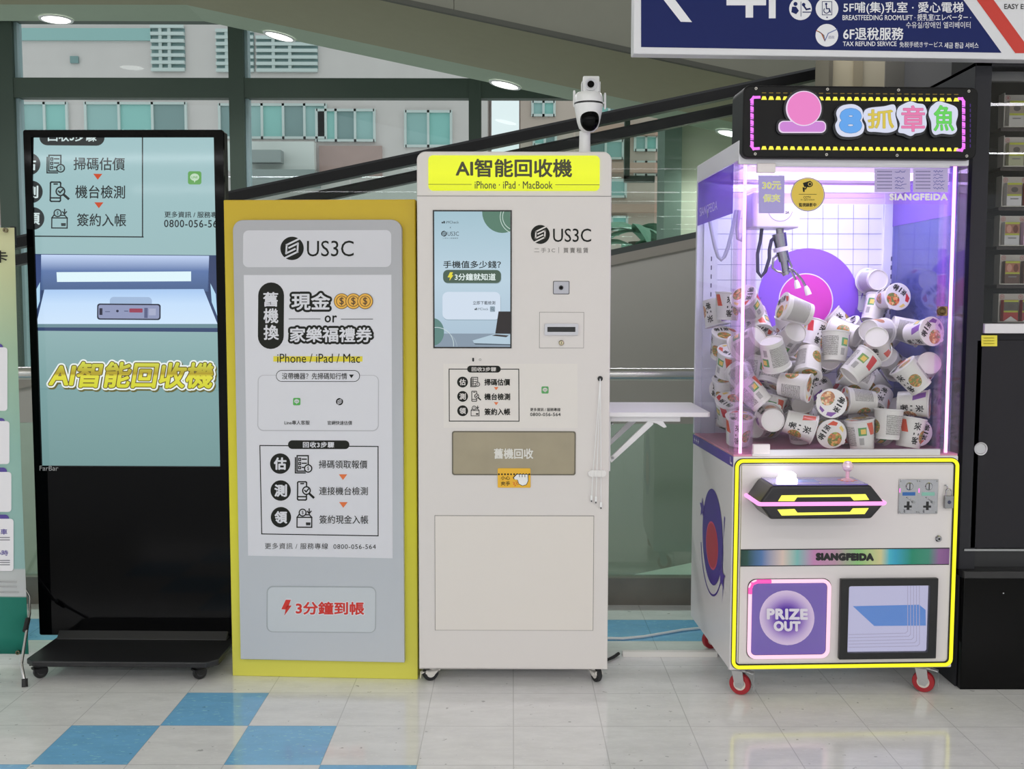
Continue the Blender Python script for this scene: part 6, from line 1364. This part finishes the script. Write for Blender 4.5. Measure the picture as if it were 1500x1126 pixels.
CUPL = [(0, 0, 'upright noodle cup, second from left in top row of heap'), (0, 2.39, 'noodle cup lying with lid to the left, third from left in top row of heap'), (0, 4.78, 'upright noodle cup, leftmost in second row of heap'), (0, 0.89, 'upright noodle cup, leftmost in third row of heap'), (2, 3.28, 'noodle cup with its white base facing out, second from left in fourth row of heap'), (0, 5.67, 'noodle cup with its white base facing out, fourth from left in second row of heap'), (1, 1.78, 'noodle cup with its white base facing out, second from left in third row of heap'), (1, 4.17, 'upright noodle cup, third from left in second row of heap'), (2, 0.28, 'upright noodle cup, fifth from left in second row of heap'), (0, 2.67, None), (1, 5.06, 'upside down noodle cup, third from left in fourth row of heap'), (0, 1.17, 'upside down noodle cup, fifth from left in third row of heap'), (0, 3.56, 'noodle cup lying with lid to the left, fourth from left in top row of heap'), (0, 5.95, 'noodle cup with its white base facing out, sixth from left in third row of heap'), (0, 2.06, 'noodle cup lying with lid to the left, second from left in fifth row of heap'), (0, 4.45, 'upside down noodle cup, fourth from left in third row of heap'), (2, 0.56, 'upright noodle cup, leftmost in fifth row of heap'), (0, 6.09, 'upright noodle cup, leftmost in bottom row of heap'), (1, 5.34, 'noodle cup with its white base facing out, third from left in fifth row of heap'), (1, 1.45, 'noodle cup with its white base facing out, sixth from left in fifth row of heap'), (2, 3.84, 'noodle cup lying with lid to the right, fourth from left in fourth row of heap'), (0, 6.23, 'noodle cup lying with lid to the right, fourth from left in bottom row of heap'), (1, 2.34, 'upright noodle cup, seventh from left in third row of heap'), (0, 4.73, 'upright noodle cup, leftmost in fourth row of heap'), (0, 0.84, None), (0, 3.23, 'upright noodle cup, third from left in bottom row of heap'), (0, 5.62, None), (0, 1.73, 'noodle cup with its white base facing out, sixth from left in top row of heap'), (2, 4.12, 'noodle cup with its printed lid facing out, rightmost in top row of heap'), (0, 0.23, 'noodle cup lying with lid to the left, fifth from left in top row of heap'), (1, 2.62, 'upright noodle cup, seventh from left in second row of heap'), (1, 5.01, 'noodle cup lying with lid to the right, eighth from left in second row of heap'), (2, 1.12, None), (0, 3.51, 'noodle cup lying with lid to the right, ninth from left in second row of heap'), (1, 5.9, 'noodle cup with its printed lid facing out, rightmost in second row of heap'), (0, 5.15, 'noodle cup with its white base facing out, sixth from left in second row of heap'), (0, 4.4, 'noodle cup lying with lid to the left, sixth from left in fourth row of heap'), (0, 0.51, None), (0, 2.9, 'noodle cup with its white base facing out, ninth from left in third row of heap'), (0, 5.29, 'upright noodle cup, rightmost in fourth row of heap'), (2, 1.4, 'noodle cup lying with lid to the right, eighth from left in third row of heap'), (0, 3.79, 'noodle cup with its white base facing out, rightmost in third row of heap'), (1, 6.18, 'noodle cup lying with lid to the right, rightmost in fifth row of heap'), (1, 2.29, 'noodle cup with its printed lid facing out, eighth from left in fifth row of heap'), (2, 4.68, 'noodle cup lying with lid to the left, ninth from left in fifth row of heap'), (0, 0.79, None), (1, 3.18, 'noodle cup lying with lid to the right, seventh from left in bottom row of heap'), (0, 5.57, 'noodle cup with its printed lid facing out, fifth from left in bottom row of heap'), (0, 1.68, 'upright noodle cup, sixth from left in bottom row of heap'), (0, 4.07, 'upright noodle cup, eighth from left in bottom row of heap'), (0, 0.18, 'upright noodle cup, ninth from left in bottom row of heap'), (0, 2.57, 'noodle cup with its printed lid facing out, rightmost in bottom row of heap'), (2, 4.96, None), (0, 1.07, None), (1, 3.46, None), (1, 5.85, 'upside down noodle cup, leftmost in top row of heap'), (2, 1.96, None), (0, 4.35, 'upside down noodle cup, second from left in second row of heap'), (1, 0.46, None), (0, 2.85, None), (0, 5.24, 'noodle cup lying with lid to the right, seventh from left in fourth row of heap'), (0, 1.35, 'upside down noodle cup, eleventh from left in fifth row of heap'), (0, 3.74, None), (0, 6.13, None), (2, 2.24, None), (0, 4.63, None), (1, 0.74, None), (1, 3.13, 'noodle cup lying with lid to the right, seventh from left in fifth row of heap'), (2, 5.52, None), (0, 1.63, 'upright noodle cup, fourth from left in fifth row of heap'), (1, 4.02, None), (0, 0.13, None), (0, 2.52, 'upright noodle cup, third from left in third row of heap'), (0, 4.91, None), (0, 1.02, 'upright noodle cup, seventh from left in top row of heap'), (0, 3.41, 'noodle cup with its white base facing out, second from left in bottom row of heap'), (2, 5.8, None), (0, 1.91, 'noodle cup lying with lid to the left, tenth from left in fifth row of heap'), (1, 1.16, 'noodle cup lying with lid to the left, fifth from left in fourth row of heap'), (1, 0.41, 'noodle cup lying with lid to the right, tenth from left in third row of heap'), (2, 2.8, 'noodle cup with its white base facing out, fifth from left in fifth row of heap'), (0, 5.19, None), ]

def add_cup(i, x, y, z, ax, ay, az, label, kind, roll, group):
    o = bpy.data.objects.new('noodle_cup', None); COL.objects.link(o); o.empty_display_size = .03
    q = Vector((0, 0, 1)).rotation_difference(Vector((ax, ay, az)))
    # turn round its own axis
    from mathutils import Quaternion
    q = Quaternion((0, 0, 1), C.yaw) @ q @ Quaternion((0, 0, 1), roll)
    o.rotation_mode = 'QUATERNION'; o.rotation_quaternion = q
    o.location = C.o + C.ex * x + C.ey * y + Vector((0, 0, z))
    tag(o, label, 'noodle cup', group)
    for nme, me in (('cup_body', CUPM[kind][0]), ('lid', CUPM[kind][1])):
        c = bpy.data.objects.new(nme, me); COL.objects.link(c); c.parent = o
    return o
for i, ((x, y, z, ax, ay, az), (k_, rl, lb)) in enumerate(zip(CUPS, CUPL)):
    if lb: add_cup(i, x, y, z, ax, ay, az, lb, k_, rl, CGRP)
    else: add_cup(i, x, y, z, ax, ay, az, 'white noodle cup mostly hidden inside the heap behind the front cups', k_, rl, 'noodle cups hidden in the heap')
bpy.data.objects.remove(TXT_OBJ)
